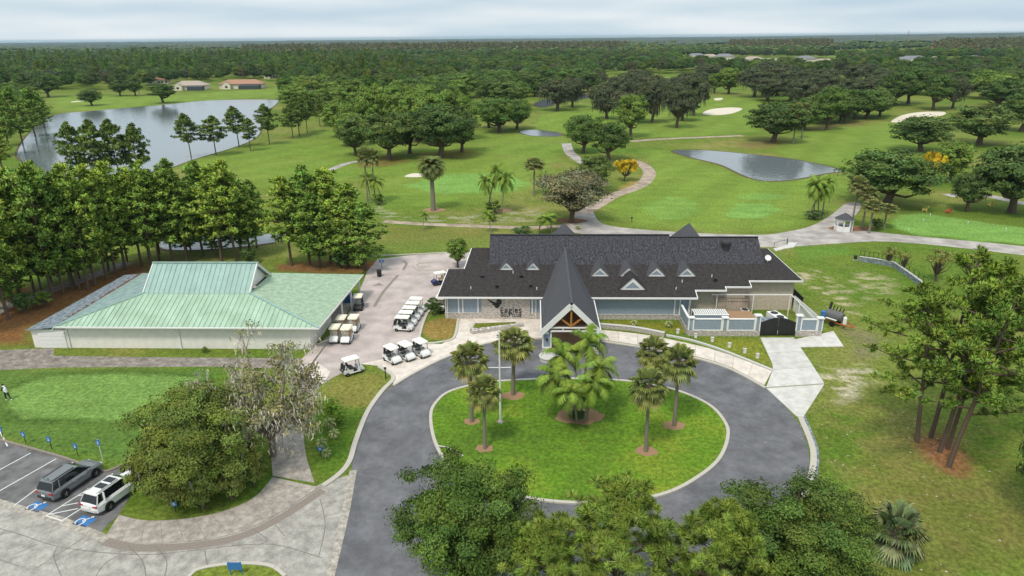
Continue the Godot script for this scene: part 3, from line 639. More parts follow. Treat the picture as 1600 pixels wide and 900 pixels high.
func clubhouse() -> void:
	var c := thing("clubhouse", "blue and stone golf clubhouse with black shingle roofs and gabled porch", "building", Vector3(-8.86, 0, -81.28), deg_to_rad(-1.9))
	# body
	blk("wall", 0.3, 4.95, 0.0, 4.7, 0.86, 3.2, M.blue_wall, c)
	blk("wall", 11.15, 31.4, 0.0, 17.0, 0.7, 3.2, M.blue_wall, c)
	blk("wall", 31.4, 45.4, 3.4, 16.5, 0.0, 4.25, M.beige_wall, c)
	blk("wall", 31.4, 38.7, 1.9, 3.39, 0.0, 3.85, M.beige_wall, c)
	blk("stone_base", 0.24, 4.95, -0.08, 4.74, 0.0, 0.86, M.stone, c)
	blk("stone_base", 11.15, 12.7, -0.08, 0.5, 0.0, 0.86, M.stone, c)
	blk("stone_base", 19.0, 31.46, -0.08, 17.06, 0.0, 0.7, M.stone, c)
	var sw := blk("stone_wall", 4.95, 11.15, -0.16, 17.0, 0.0, 3.24, M.stone, c)
	sw.set_meta("label", "stacked stone wall carrying the club's eagle and name")
	for u in [0.36, 2.02, 2.55, 4.5, 11.42, 12.62, 29.45, 30.1, 31.34]: blk("batten", u - 0.07, u + 0.07, -0.07, -0.001, 0.7 if u > 15 else 0.86, 3.2, M.white, c)
	blk("pier", 2.0, 2.65, -0.2, -0.081, 0.0, 0.84, M.stone, c); blk("pier", 29.4, 30.2, -0.2, -0.081, 0.0, 0.68, M.stone, c)
	blk("sill", 0.2, 4.94, -0.13, -0.082, 0.8, 0.87, M.cap_stone, c); blk("sill", 19.0, 31.5, -0.13, -0.082, 0.64, 0.71, M.cap_stone, c)
	# entrance doors at the back of the porch
	for i in 4:
		var dr := blk("door", 13.7 + i * 1.1, 14.72 + i * 1.1, -0.1, -0.002, 0.05, 2.5, M.glass, c)
		blk("frame", 13.68 + i * 1.1, 13.74 + i * 1.1, -0.14, -0.101, 0.05, 2.5, M.white, dr)
	# low roof
	var P := []
	for q in [[-0.55, -0.9], [32.0, -0.9], [32.0, 0.6], [35.9, 0.6], [35.9, 1.3], [39.2, 1.3], [39.2, 2.5], [46.0, 2.5], [42.0, 6.5], [42.0, 9.4], [3.0, 9.4], [2.4, 4.85], [0.25, 4.8]]: P.append(L(q[0], q[1], slope(q[1])))
	flat_plate("low_roof", P, 0.16, M.roof_low, c)
	for i in P.size():
		if i in [7, 8, 9]: continue
		var a: Vector3 = P[i]; var b: Vector3 = P[(i + 1) % P.size()]
		rod("fascia", a + Vector3(0, -0.13, 0.06) + (a - b).normalized() * 0.04, b + Vector3(0, -0.13, 0.06) + (b - a).normalized() * 0.04, 0.1, 0.22, M.white, c)
	flat_plate("soffit", [L(-0.4, -0.8, 3.14), L(31.9, -0.8, 3.14), L(31.9, 0.1, 3.2), L(-0.4, 0.1, 3.2)], 0.03, M.white, c)
	flat_plate("hip_roof", [L(46, 2.5, slope(2.5)), L(46, 16.5, slope(2.5)), L(42, 12.5, slope(6.5)), L(42, 6.5, slope(6.5))], 0.16, M.roof_low, c)
	rod("fascia", L(46.05, 2.45, slope(2.5) - 0.13), L(46.05, 16.5, slope(2.5) - 0.13), 0.1, 0.22, M.white, c)
	flat_plate("back_roof", [L(3.0, 9.4, slope(9.4)), L(42, 9.4, slope(9.4)), L(42, 18.0, 3.9), L(3.0, 18.0, 3.9)], 0.16, M.roof_low, c)
	# steep roofs, each a solid prism with its gable ends
	for r in [[5.6, 30.05, 5.6, 9.5, 8.5], [30.05, 42.05, 5.85, 9.5, 8.18]]:
		var mb := MB.new()
		var h0: float = slope(r[2]) + 0.02
		var vb: float = r[3] * 2.0 - r[2]
		mb.quad(L(r[0], r[2], h0), L(r[1], r[2], h0), L(r[1], r[3], r[4]), L(r[0], r[3], r[4]), Vector3(0, 1, 1))
		mb.quad(L(r[0], vb, h0), L(r[1], vb, h0), L(r[1], r[3], r[4]), L(r[0], r[3], r[4]), Vector3(0, 1, -1))
		for s in 2: mb.poly([L(r[s], r[2], h0), L(r[s], vb, h0), L(r[s], r[3], r[4])], Vector3(s * 2 - 1, 0, 0))
		var o := obj("steep_roof", mb, M.shingle_steep, c)
		rod("ridge_cap", L(r[0], r[3], r[4] + 0.03), L(r[1], r[3], r[4] + 0.03), 0.35, 0.08, M.black, o)
	for s in [[15.9, 13.2, 9.2, 2.6], [33.5, 13.2, 9.2, 2.6]]:
		var mb := MB.new()
		var k := [Vector2(-1, -1), Vector2(1, -1), Vector2(1, 1), Vector2(-1, 1)]
		for i in 4:
			var a: Vector2 = k[i] * s[3]; var b: Vector2 = k[(i + 1) % 4] * s[3]
			mb.poly([L(s[0] + a.x, s[1] + a.y, s[2] - 3.2), L(s[0] + b.x, s[1] + b.y, s[2] - 3.2), L(s[0], s[1], s[2])], Vector3(a.x + b.x, 1, -a.y - b.y))
		obj("spire_roof", mb, M.shingle_portico, c)
		blk("spire_base", s[0] - 2.3, s[0] + 2.3, s[1] - 2.3, s[1] + 2.3, 4.6, 6.05, M.blue_wall, c)
	for d in [[8.0, 4.5, 1.95, 1.08, 6.75], [11.5, 4.5, 1.95, 1.08, 6.75], [20.2, 3.2, 2.55, 1.25, 6.4], [23.9, 3.2, 2.55, 1.25, 6.4], [27.5, 3.2, 2.55, 1.25, 6.4], [31.4, 3.2, 2.55, 1.25, 6.4]]: dormer(c, d[0], d[1], d[2], d[3], d[4], M.shingle_portico)
	dormer(c, 24.1, 0.5, 3.5, 1.65, 5.2, M.roof_low)
	# porch
	var pr := MB.new()
	for s in [-1.0, 1.0]:
		var a := L(15.8, -10.5, 6.3); var b := L(15.8 + s * 3.3, -10.5, 2.95); var d := L(15.8 + s * 3.3, 8.0, 2.95); var e := L(15.8, 7.8, 7.16)
		for k in [0.0, -0.16]:
			var o := Vector3(0, k, 0)
			pr.poly([a + o, b + o, e + o], Vector3(s, 1 if k == 0.0 else -1, 0)); pr.poly([b + o, d + o, e + o], Vector3(s, 1 if k == 0.0 else -1, 0))
	var po := obj("porch_roof", pr, M.shingle_portico, c)
	rod("ridge_cap", L(15.8, -10.5, 6.33), L(15.8, 7.8, 7.19), 0.32, 0.07, M.shingle_portico, po)
	for s in [-1.0, 1.0]:
		rod("rake_board", L(15.8 + s * 0.02, -10.53, 6.02), L(15.8 + s * 3.42, -10.53, 2.6), 0.08, 0.62, M.white, c)
		rod("gutter", L(15.8 + s * 3.36, -10.5, 2.86), L(15.8 + s * 3.36, -0.9, 2.86), 0.12, 0.2, M.white, c)
		var u: float = 15.8 + s * 2.68
		var col := blk("column", u - 0.44, u + 0.44, -10.1, -9.2, 0.7, 2.72, M.blue_wall, c)
		for t in [-1.0, 1.0]:
			for w in [-10.1, -9.2]: blk("corner_trim", u + t * 0.45 - 0.07, u + t * 0.45 + 0.07, w - 0.07, w + 0.07, 0.7, 2.72, M.white, col)
		blk("cap", u - 0.52, u + 0.52, -10.2, -9.1, 0.66, 0.78, M.white, col)
		blk("base", u - 0.56, u + 0.56, -10.25, -9.05, 0.0, 0.66, M.stone, col)
		blk("bracket", u - 0.2, u + 0.2, -10.3, -10.1, 2.45, 2.72, M.white, col)
		var ln := MB.new()
		ln.lathe([Vector2(0.0, 0.2), Vector2(0.12, 0.12), Vector2(0.1, -0.16), Vector2(0.0, -0.2)], 8, L(u, -10.24, 1.75))
		obj("lantern", ln, M.black, col)
		# rear posts of the porch
		blk("post", u - 0.2, u + 0.2, -1.5, -1.1, 0.0, 2.72, M.white, c)
		blk("beam", u - 0.25, u + 0.25, -10.0, -0.9, 2.721, 2.95, M.white, c)
	blk("tie_beam", 13.5, 18.1, -10.42, -10.22, 2.78, 2.93, M.white, c); blk("tie_beam", 13.5, 18.1, -10.42, -10.22, 3.2, 3.32, M.white, c)
	for u in [14.9, 16.7]: blk("stile", u - 0.06, u + 0.06, -10.4, -10.25, 2.93, 3.2, M.white, c)
	var g := MB.new()
	g.plate([L(13.2, -8.9, 3.0), L(18.4, -8.9, 3.0), L(15.8, -8.9, 5.7)], Vector3(0, 0, -0.06))
	obj("gable_panel", g, M.dark_timber, c)
	rod("truss", L(15.8, -10.3, 3.32), L(15.8, -10.3, 5.6), 0.2, 0.16, M.timber, c)
	for s in [-1.0, 1.0]:
		rod("truss", L(15.8, -10.28, 3.42), L(15.8 + s * 1.25, -10.28, 4.45), 0.16, 0.18, M.timber, c)
		rod("truss", L(15.8 + s * 0.1, -10.26, 5.5), L(15.8 + s * 2.3, -10.26, 3.35), 0.12, 0.16, M.dark_timber, c)
	struct("porch_paving", porch_floor(), M.mulch)
	# name on the stone wall
	var sf := SystemFont.new(); sf.font_names = PackedStringArray(["Droid Sans"])
	for w in [["Eagles", 1.0, 8.7, 1.25], ["GOLF CLUB", 0.54, 8.7, 0.56]]:
		var tm := TextMesh.new()
		tm.text = w[0]; tm.font = sf; tm.font_size = 64; tm.pixel_size = w[1] / 64.0; tm.depth = 0.06
		tm.vertical_alignment = VERTICAL_ALIGNMENT_CENTER
		var o := obj("lettering", tm, M.black, c)
		o.position = L(w[2], -0.21, w[3])
		o.scale.x = 1.0
	var eg := MB.new()
	var ep := []
	for q in [0, 100, 8, 80, 22, 62, 38, 50, 30, 40, 44, 36, 50, 20, 60, 6, 74, 0, 70, 14, 82, 10, 78, 24, 92, 26, 84, 36, 98, 52, 100, 74, 92, 96, 78, 100, 66, 96, 62, 80, 66, 66, 56, 60, 40, 66, 22, 80]: ep.append(q)
	var pts := []
	for i in range(0, ep.size(), 2): pts.append(L(5.75 + ep[i] * 0.018, -0.18, 1.5 + ep[i + 1] * 0.0132))
	eg.plate(pts, Vector3(0, 0, 0.06))
	obj("eagle_emblem", eg, M.black, c)
	# roof fittings
	for q in [[4.9, 3.0], [10.0, 3.0], [6.9, 1.0], [11.2, 1.1], [34.9, 2.4]]:
		var mb := MB.new()
		mb.box(Vector3(0, 0.1, 0), Vector3(0.34, 0.26, 0.34)); mb.box(Vector3(0, 0.26, 0), Vector3(0.46, 0.07, 0.46))
		obj("roof_vent", mb, M.black, c).position = L(q[0], q[1], slope(q[1]))
	for q in [[8.9, 3.8], [3.6, 0.6], [12.0, 0.5], [29.6, 0.6], [30.6, 2.0], [34.6, 3.1]]:
		var mb := MB.new()
		mb.tube([Vector3(0, 0, 0), Vector3(0, 0.35, 0)], [0.06, 0.06], 6)
		obj("vent_pipe", mb, M.white, c).position = L(q[0], q[1], slope(q[1]))
	var fan := MB.new()
	fan.lathe([Vector2(0.5, -0.8), Vector2(0.5, 0.45), Vector2(0.62, 0.5), Vector2(0.62, 0.85), Vector2(0.45, 1.0), Vector2(0.0, 1.02)], 14)
	obj("exhaust_fan", fan, M.dark, c).position = L(37.4, 8.0, 7.1)
	var dish := MB.new()
	dish.lathe([Vector2(0.0, 0.0), Vector2(0.25, 0.04), Vector2(0.42, 0.14), Vector2(0.40, 0.16), Vector2(0.0, 0.04)], 14, Vector3(0, 0.7, 0), Basis(Vector3.RIGHT, 0.9))
	dish.tube([Vector3(0, 0, 0), Vector3(0, 0.7, 0)], [0.04, 0.04], 6)
	obj("satellite_dish", dish, M.white, c).position = L(42.7, 6.6, 5.4)
	for u in [0.6, 11.9, 31.2]: rod("downpipe", L(u, -0.14, 0.1), L(u, -0.14, 3.1), 0.09, 0.09, M.white, c)
	# planters and low walls in front
	var pl := thing("planter_wall", "low stone-faced planter wall along the curved walk right of the porch", "wall")
	var line := curve([10.85, -77.86, 14.88, -76.79, 18.27, -75.00])
	var mb := MB.new()
	ribbon(mb, line, 0.32, 0.5, 0.5); obj("stone_face", mb, M.stone, pl)
	mb = MB.new()
	ribbon(mb, line, 0.42, 0.58, 0.08); obj("coping", mb, M.cap_stone, pl)
	pl = thing("edging_wall", "low pale edging wall beside the walk below the yellowish bed", "wall")
	line = curve([18.54, -75.19, 21.17, -73.66, 24.11, -70.79, 27.95, -65.78])
	mb = MB.new()
	ribbon(mb, line, 0.3, 0.2, 0.2); obj("edging", mb, M.cap_stone, pl)
	var i := 0
	for q in [[20.08, -75.53], [21.91, -74.19], [23.58, -73.07], [25.12, -71.46], [26.39, -69.91], [27.39, -68.58]]:
		var b := thing("garden_light", "white post light in the bed by the curved walk, %s from the porch" % ORD[i], "light", Vector3(q[0], 0, q[1] - 0.4), 0.0, "post lights in the bed")
		mb = MB.new(); mb.box(Vector3(0, 0.25, 0), Vector3(0.3, 0.5, 0.25)); obj("post", mb, M.white, b)
		mb = MB.new(); mb.box(Vector3(0, 0.53, 0), Vector3(0.38, 0.08, 0.33)); obj("cap", mb, M.cap_stone, b)
		i += 1
	pl = thing("planter_box", "wedge-shaped raised planter with stone sides left of the porch", "planter")
	mb = sheet(pv([-5.22, -76.64, -4.85, -78.61, 1.25, -78.88, 1.39, -78.27, -4.88, -76.06]), 0.45, 0.44); obj("wall", mb, M.stone, pl)
	mb = sheet(pv([-4.86, -77.22, -4.60, -78.40, 0.44, -78.77, 0.44, -78.49, -4.38, -77.01]), 0.5, 0.04); mb.col = Color.WHITE
	for k in mb.c.size(): mb.c[k] = Color(0.16, 0.19, 0.03)
	obj("planting", mb, M.grass, pl)
	pl = thing("round_planter", "round pale stone planter at the foot of the left porch column", "planter", Vector3(4.02, 0.00, -69.04))
	mb = MB.new(); mb.lathe([Vector2(1.0, 0.0), Vector2(1.0, 0.4), Vector2(1.08, 0.42), Vector2(1.08, 0.52), Vector2(0.85, 0.52), Vector2(0.8, 0.42), Vector2(0.0, 0.42)], 20); obj("rim", mb, M.cap_stone, pl)

func porch_floor() -> MB: return sheet(pv([4.94, -78.79, 9.59, -78.69, 8.93, -71.27, 4.36, -71.36]), 0.034)

func cart_barn() -> void:
	var c := thing("cart_barn", "long white cart barn with pale green metal roof", "building", Vector3(-56.78, 0, -73.47), deg_to_rad(-1.9))
	blk("wall", 4.7, 33.45, 0.0, 8.0, 0.0, 2.95, M.cream_wall, c)
	blk("wall", 4.7, 26.5, 8.001, 17.2, 0.0, 2.95, M.cream_wall, c)
	blk("wall", 26.501, 33.45, 17.0, 17.2, 0.0, 2.95, M.cream_wall, c)
	blk("floor", 26.501, 34.6, 8.001, 16.999, -0.05, 0.03, M.cart_asphalt, c)
	blk("wall", 0.35, 4.69, 0.05, 18.0, 0.0, 2.3, M.cream_wall, c)
	var gd := blk("garage_door", 1.2, 4.35, -0.05, 0.049, 0.0, 1.98, M.white, c)
	for h in [0.5, 1.0, 1.5]: blk("groove", 1.25, 4.3, -0.062, -0.051, h - 0.015, h + 0.015, M.cap_stone, gd)
	var e := 3.05
	# front slope: separate standing-seam panels cut to the hips
	var hipL := PackedVector2Array([Vector2(4.0, -0.8), Vector2(34.75, -0.8), Vector2(25.0, 4.5), Vector2(12.2, 4.5)])
	var k := 0.42
	var u := 4.0
	while u < 34.7:
		var strip := PackedVector2Array([Vector2(u, -1), Vector2(u + 0.608, -1), Vector2(u + 0.608, 5), Vector2(u, 5)])
		for piece in Geometry2D.intersect_polygons(strip, hipL):
			var pts := []
			for p in piece: pts.append(L(p.x, p.y, e + (p.y + 0.8) * k))
			if pts.size() < 3: continue
			var mb := MB.new()
			mb.col = Color.WHITE * rng.randf_range(0.93, 1.04)
			mb.plate(pts, Vector3.DOWN * 0.05)
			var top := 4.5
			for f in 60:
				if Geometry2D.is_point_in_polygon(Vector2(u + 0.03, top - 0.02), hipL): break
				top -= 0.1
			mb.bar(L(u + 0.03, -0.8, e + 0.03), L(u + 0.03, top, e + (top + 0.8) * k + 0.03), 0.09, 0.1)
			obj("roof_panel", mb, M.metal_green, c)
		u += 0.62
	var h1 := e + 5.3 * k
	u = 12.0
	while u < 25.0:
		var u1 := minf(u + 0.608, 25.2)
		var mb := MB.new()
		mb.col = Color.WHITE * rng.randf_range(0.93, 1.04)
		mb.plate([L(u, 4.35, h1 - 0.02), L(u1, 4.35, h1 - 0.02), L(u1, 7.7, 8.05), L(u, 7.7, 8.05)], Vector3.DOWN * 0.05)
		mb.bar(L(u + 0.03, 4.35, h1 + 0.02), L(u + 0.03, 7.7, 8.09), 0.05, 0.09)
		obj("upper_panel", mb, M.metal_teal, c)
		u += 0.62
	flat_plate("upper_back", [L(12.0, 7.7, 8.05), L(25.2, 7.7, 8.05), L(25.2, 11.4, 5.2), L(12.0, 11.4, 5.2)], 0.05, M.metal_teal, c)
	for s in [12.3, 24.5]:
		var gm := MB.new()
		gm.plate([L(s, 4.6, 5.2), L(s, 11.0, 5.2), L(s, 7.7, 7.85)], Vector3(0.08, 0, 0))
		obj("gable_wall", gm, M.cream_wall, c)
		for v in [4.4, 11.2]: rod("rake_board", L(s + (0.6 if s > 20 else -0.25), v, 5.3), L(s + (0.6 if s > 20 else -0.25), 7.7, 7.95), 0.1, 0.3, M.white, c)
	rod("ridge_cap", L(11.95, 7.7, 8.1), L(25.25, 7.7, 8.1), 0.3, 0.08, M.metal_teal, c)
	flat_plate("side_roof", [L(34.75, -0.8, e), L(35.4, 17.8, e), L(25.0, 12.0, h1), L(25.0, 4.5, h1)], 0.08, M.roof_green, c)
	flat_plate("side_roof", [L(4.0, -0.8, e), L(12.2, 4.5, h1), L(12.2, 12.0, h1), L(4.0, 18.2, e)], 0.08, M.roof_blue, c)
	flat_plate("back_roof", [L(4.0, 18.2, e), L(12.2, 12.0, h1), L(25.0, 12.0, h1), L(35.4, 17.8, e)], 0.08, M.roof_blue, c)
	flat_plate("annex_roof", [L(0.1, -0.35, 2.4), L(4.05, -0.35, 2.9), L(4.05, 18.6, 2.9), L(0.6, 19.2, 2.4)], 0.1, M.roof_annex, c)
	rod("hip_cap", L(34.75, -0.8, e + 0.05), L(25.0, 4.5, h1 + 0.05), 0.25, 0.07, M.metal_teal, c); rod("hip_cap", L(4.0, -0.8, e + 0.05), L(12.2, 4.5, h1 + 0.05), 0.25, 0.07, M.metal_teal, c)
	rod("gutter", L(3.9, -0.88, e - 0.06), L(34.8, -0.88, e - 0.06), 0.14, 0.16, M.white, c)
	rod("gutter", L(34.83, -0.85, e - 0.06), L(35.48, 17.8, e - 0.06), 0.14, 0.16, M.cap_stone, c)
	for q in [4.75, 18.0, 33.3]: rod("downpipe", L(q, -0.08, 0.0), L(q, -0.08, 2.95), 0.14, 0.12, M.white, c)
	rod("downpipe", L(4.75, -0.1, 2.9), L(4.3, -0.8, 3.0), 0.1, 0.1, M.white, c)
	for v in [7.9, 12.4, 17.0]: blk("post", 34.9, 35.1, v - 0.1, v + 0.1, 0.0, 2.98, M.white, c)
	blk("side_door", 33.451, 33.5, 4.2, 5.2, 0.0, 2.1, M.white, c)
	# fallen pine needles lie along the joint with the annex roof
	var nd := MB.new()
	for i in 260:
		var f := rng.randf()
		var p := L(4.05 + rng.randfn(0, 0.16) - 0.15, lerpf(0.3, 18.5, sqrt(f)), 2.935 + rng.randf() * 0.03)
		var a := rng.randf() * TAU
		nd.col = Color(0.20, 0.09, 0.05).lerp(Color(0.1, 0.06, 0.04), rng.randf())
		var d := Vector3(cos(a), 0.05, sin(a)) * 0.35; var w := Vector3(-sin(a), 0, cos(a)) * 0.13
		nd.quad(p - d - w, p + d - w, p + d + w, p - d + w, Vector3.UP)
	var no := obj("pine_needles", nd, M.plain, c)
	no.set_meta("kind", "stuff")

func yard() -> void:
	var o := Vector3(-8.86, 0, -81.28); var tn := deg_to_rad(-1.9)
	var w := thing("yard_wall", "blue panelled yard wall on a stone base beside the clubhouse", "wall", o, tn)
	for s in [[30.2, 38.7], [42.95, 46.0]]:
		blk("stone_base", s[0], s[1], -5.15, -4.75, 0.0, 0.72, M.stone, w)
	for s in [[30.75, 34.1], [34.85, 38.0], [43.5, 45.35]]:
		var p := blk("panel", s[0], s[1], -5.02, -4.9, 0.72, 2.1, M.blue_wall, w)
		blk("top_rail", s[0], s[1], -5.08, -4.84, 2.1, 2.22, M.white, p); blk("bottom_rail", s[0], s[1], -5.08, -4.84, 0.721, 0.79, M.white, p)
		for u in [s[0], s[1]]: blk("stile", u - 0.08, u + 0.08, -5.09, -4.83, 0.722, 2.218, M.white, p)
	for u in [30.45, 34.48, 38.35, 43.2, 45.7]:
		var big: bool = absf(u - 40.8) < 3
		var p := blk("post", u - 0.26, u + 0.26, -5.12, -4.78, 0.723, 2.6 if big else 2.3, M.blue_wall, w)
		for s in [-1.0, 1.0]: blk("edge", u + s * 0.26 - 0.06, u + s * 0.26 + 0.06, -5.14, -4.76, 0.724, 2.6 if big else 2.3, M.white, p)
		blk("cap", u - 0.4, u + 0.4, -5.26, -4.64, 2.6 if big else 2.3, 2.74 if big else 2.42, M.white, p)
	for s in [[30.2, -4.8, 30.2, -0.6]]:
		rod("panel", L(s[0], s[1], 1.45), L(s[2], s[3], 1.45), 0.14, 1.4, M.blue_wall, w); rod("top_rail", L(s[0], s[1], 2.2), L(s[2], s[3], 2.2), 0.26, 0.12, M.white, w); rod("stone_base", L(s[0], s[1], 0.36), L(s[2], s[3], 0.36), 0.3, 0.72, M.stone, w)
	var g := thing("yard_gate", "dark double gate with arched top between white posts", "gate", o, tn)
	for s in [0, 1]:
		var pts := []
		var u0 := 38.72 if s == 0 else 40.84; var u1 := 40.8 if s == 0 else 42.92
		pts.append(L(u0, -5.0, 0.08)); pts.append(L(u1, -5.0, 0.08))
		for k in 9:
			var u := lerpf(u1, u0, k / 8.0)
			pts.append(L(u, -5.0, 1.75 + 0.62 * pow(cos((u - 40.82) / 2.15 * PI * 0.5), 1.2)))
		var mb := MB.new(); mb.plate(pts, Vector3(0, 0, -0.07))
		var leaf := obj("gate_leaf", mb, M.black, g)
		for k in 4: rod("batten", L(lerpf(u0, u1, (k + 0.5) / 4), -5.02, 0.15), L(lerpf(u0, u1, (k + 0.5) / 4), -5.02, 1.7), 0.04, 0.03, M.dark, leaf)
	rod("latch", L(40.82, -5.05, 0.2), L(40.82, -5.05, 0.75), 0.06, 0.05, M.steel, g)
	var f := thing("white_board_fence", "tall white board fence closing the yard's right side", "fence", o, tn)
	for k in 36:
		var v := lerpf(-4.7, 3.2, (k + 0.5) / 36.0)
		blk("board", 45.95 - (v + 5) * 0.05, 46.0 - (v + 5) * 0.05, v - 0.104, v + 0.104, 0.05, 2.1 + rng.randf() * 0.02, M.white, f)
	for v in [-2.0, 1.0]: blk("rail", 45.5, 45.58, v - 1.5, v + 1.5, 1.7, 1.8, M.white, f)
	f = thing("lattice_fence", "short black railing against the clubhouse's right end", "fence", o, tn)
	for k in 15: rod("bar", L(46.6, 3.0 + k * 0.28, 0.1), L(46.6, 3.0 + k * 0.28, 1.9), 0.06, 0.14, M.black, f)
	for h in [0.3, 1.85]: rod("rail", L(46.65, 2.9, h), L(46.65, 7.0, h), 0.05, 0.06, M.black, f)
	var iw := thing("bin_wall", "low blue screen wall with white slatted rack behind the yard wall", "wall", o, tn)
	blk("panel", 31.2, 35.4, -3.2, -3.05, 0.0, 1.9, M.blue_wall, iw); blk("top_rail", 31.15, 35.45, -3.25, -3.0, 1.9, 2.0, M.white, iw)
	for k in 16: blk("slat", 31.3 + k * 0.26, 31.46 + k * 0.26, -2.9, -1.3, 1.94, 1.99, M.white, iw)
	for u in [31.25, 35.3]: blk("leg", u, u + 0.1, -1.4, -1.3, 0.0, 1.93, M.white, iw)
	var d := thing("plywood_store", "pale box store with brown plywood top in the yard", "shed", o, tn)
	blk("body", 35.6, 38.5, -3.6, -1.2, 0.0, 1.55, M.beige_wall, d); blk("top", 35.5, 38.6, -3.7, -1.1, 1.551, 1.65, M.mulch, d)
	var rd := thing("red_cooler", "small red and white cooler beside the plywood store", "cooler", o + Vector3(37.6, 0, 3.95).rotated(Vector3.UP, tn), tn)
	for q in [[0.0, 0.5, 0.9, 1.0, "body", "white"]]:
		var mb := MB.new(); mb.box(Vector3(0, 0.8, 0), Vector3(0.85, 1.6, 0.4)); obj("body", mb, M.white, rd)
		mb = MB.new(); mb.box(Vector3(0, 1.66, 0), Vector3(0.75, 0.12, 0.36)); mb.col = Color.WHITE; obj("lid", mb, mat("red", 0.5, 0.02, 0.02, 0.5), rd)
	var i := 0
	for q in [[39.6, -1.4, "beside the plywood store"], [41.9, -0.4, "under the white pergola"], [38.5, 0.6, "nearest the clubhouse wall"]]:
		var a := thing("air_conditioner", "grey boxy condenser unit in the yard " + q[2], "air conditioner", o + Vector3(q[0], 0, -q[1]).rotated(Vector3.UP, tn), tn, "condensers in the yard")
		var mb := MB.new(); mb.box(Vector3(0, 0.6, 0), Vector3(1.0, 1.1, 1.0)); obj("cabinet", mb, M.cap_stone, a)
		mb = MB.new(); mb.lathe([Vector2(0.42, 1.16), Vector2(0.42, 1.2), Vector2(0.0, 1.21)], 14); obj("fan_grille", mb, M.dark, a)
		mb = MB.new()
		for k in 6: mb.box(Vector3(0, 0.25 + k * 0.14, 0.505), Vector3(0.85, 0.05, 0.02))
		obj("louvre", mb, M.dark, a)
		i += 1
	var a2 := thing("rooftop_condenser", "long white twin-fan condenser on a stand by the gate", "air conditioner", o + Vector3(41.6, 0, 2.2).rotated(Vector3.UP, tn), tn + 0.25)
	for q in [1]:
		var mb := MB.new(); mb.box(Vector3(0, 1.15, 0), Vector3(1.3, 0.9, 2.6)); obj("cabinet", mb, M.white, a2)
		for s in [-0.65, 0.65]:
			mb = MB.new(); mb.lathe([Vector2(0.46, 1.605), Vector2(0.46, 1.64), Vector2(0.0, 1.65)], 14, Vector3(0, 0, s)); obj("fan_grille", mb, M.dark, a2)
		mb = MB.new()
		for s in [-1.0, 1.0]:
			for t in [-1.0, 1.0]: mb.box(Vector3(s * 0.55, 0.35, t * 1.2), Vector3(0.1, 0.7, 0.1))
		obj("stand", mb, M.dark, a2)
	var du := thing("dumpster", "dark blue lidded waste bin just behind the gate", "bin", o + Vector3(39.9, 0, 3.9).rotated(Vector3.UP, tn), tn)
	var mb := MB.new(); mb.plate([Vector3(-1.1, 1.4, 0.7), Vector3(1.1, 1.4, 0.7), Vector3(1.1, 1.7, -0.7), Vector3(-1.1, 1.7, -0.7)], Vector3.DOWN * 0.08); obj("lid", mb, M.roof_annex, du)
	mb = MB.new(); mb.box(Vector3(0, 0.68, 0), Vector3(2.0, 1.3, 1.3)); obj("body", mb, M.dark, du)
	var pg := thing("pergola_frame", "thin white pipe frame standing in the yard", "frame", o, tn)
	for q in [[35.0, 1.2], [39.6, 1.2], [44.2, 1.2], [44.4, -1.6]]: rod("post", L(q[0], q[1], 0), L(q[0], q[1], 2.9), 0.1, 0.1, M.white, pg)
	rod("beam", L(34.3, 1.2, 2.95), L(44.3, 1.2, 2.95), 0.12, 0.12, M.white, pg); rod("beam", L(44.3, 1.2, 2.94), L(44.4, -1.6, 2.94), 0.1, 0.1, M.white, pg)
	var wf := thing("wooden_screen", "tan board screen behind the plywood store", "fence", o, tn)
	for k in 11: blk("board", 35.2 + k * 0.36, 35.53 + k * 0.36, 1.5, 1.58, 0.0, 2.35 + rng.randf() * 0.06, M.sand_path, wf)
	blk("rail", 35.2, 39.1, 1.42, 1.499, 2.0, 2.1, M.sand_path, wf)
	# smoker grill on a trailer, on the grass right of the fence
	var t := thing("smoker_trailer", "grey barrel smoker with black stacks on an orange trailer", "grill", Vector3(40.02, 0.00, -78.22), -0.95)
	mb = MB.new(); mb.lathe([Vector2(0, -1.1), Vector2(0.5, -1.08), Vector2(0.58, -0.98), Vector2(0.58, 0.98), Vector2(0.5, 1.08), Vector2(0, 1.1)], 16, Vector3(0, 1.25, 0), Basis(Vector3.FORWARD, PI / 2)); obj("barrel", mb, mat("drum", 0.12, 0.12, 0.12, 0.5), t)
	for k in 5:
		mb = MB.new(); mb.tube([Vector3(-0.9 + k * 0.42, 1.7, -0.25), Vector3(-0.9 + k * 0.42, 2.3 if k else 2.6, -0.55)], [0.07, 0.07] if k else [0.16, 0.16], 8); obj("stack", mb, M.black, t)
	mb = MB.new()
	for s in [-0.55, 0.55]: mb.bar(Vector3(-1.5, 0.55, s), Vector3(1.9, 0.55, s), 0.1, 0.12)
	for x in [-1.4, 0.0, 1.3]: mb.bar(Vector3(x, 0.56, -0.55), Vector3(x, 0.56, 0.55), 0.1, 0.1)
	for s in [-0.55, 0.55]: mb.bar(Vector3(1.9, 0.55, s), Vector3(2.6, 0.5, 0), 0.1, 0.1)
	obj("chassis", mb, mat("orange", 0.45, 0.10, 0.02, 0.6), t)
	for s in [-0.8, 0.8]:
		mb = MB.new(); mb.lathe([Vector2(0, -0.1), Vector2(0.3, -0.1), Vector2(0.34, -0.05), Vector2(0.34, 0.05), Vector2(0.3, 0.1), Vector2(0, 0.1)], 14, Vector3(0.2, 0.34, s), Basis(Vector3.RIGHT, PI / 2)); obj("wheel", mb, M.rubber, t)
	mb = MB.new(); mb.bar(Vector3(-0.7, 0.95, 0.75), Vector3(0.7, 0.95, 0.75), 0.3, 0.05); obj("shelf", mb, M.white, t)
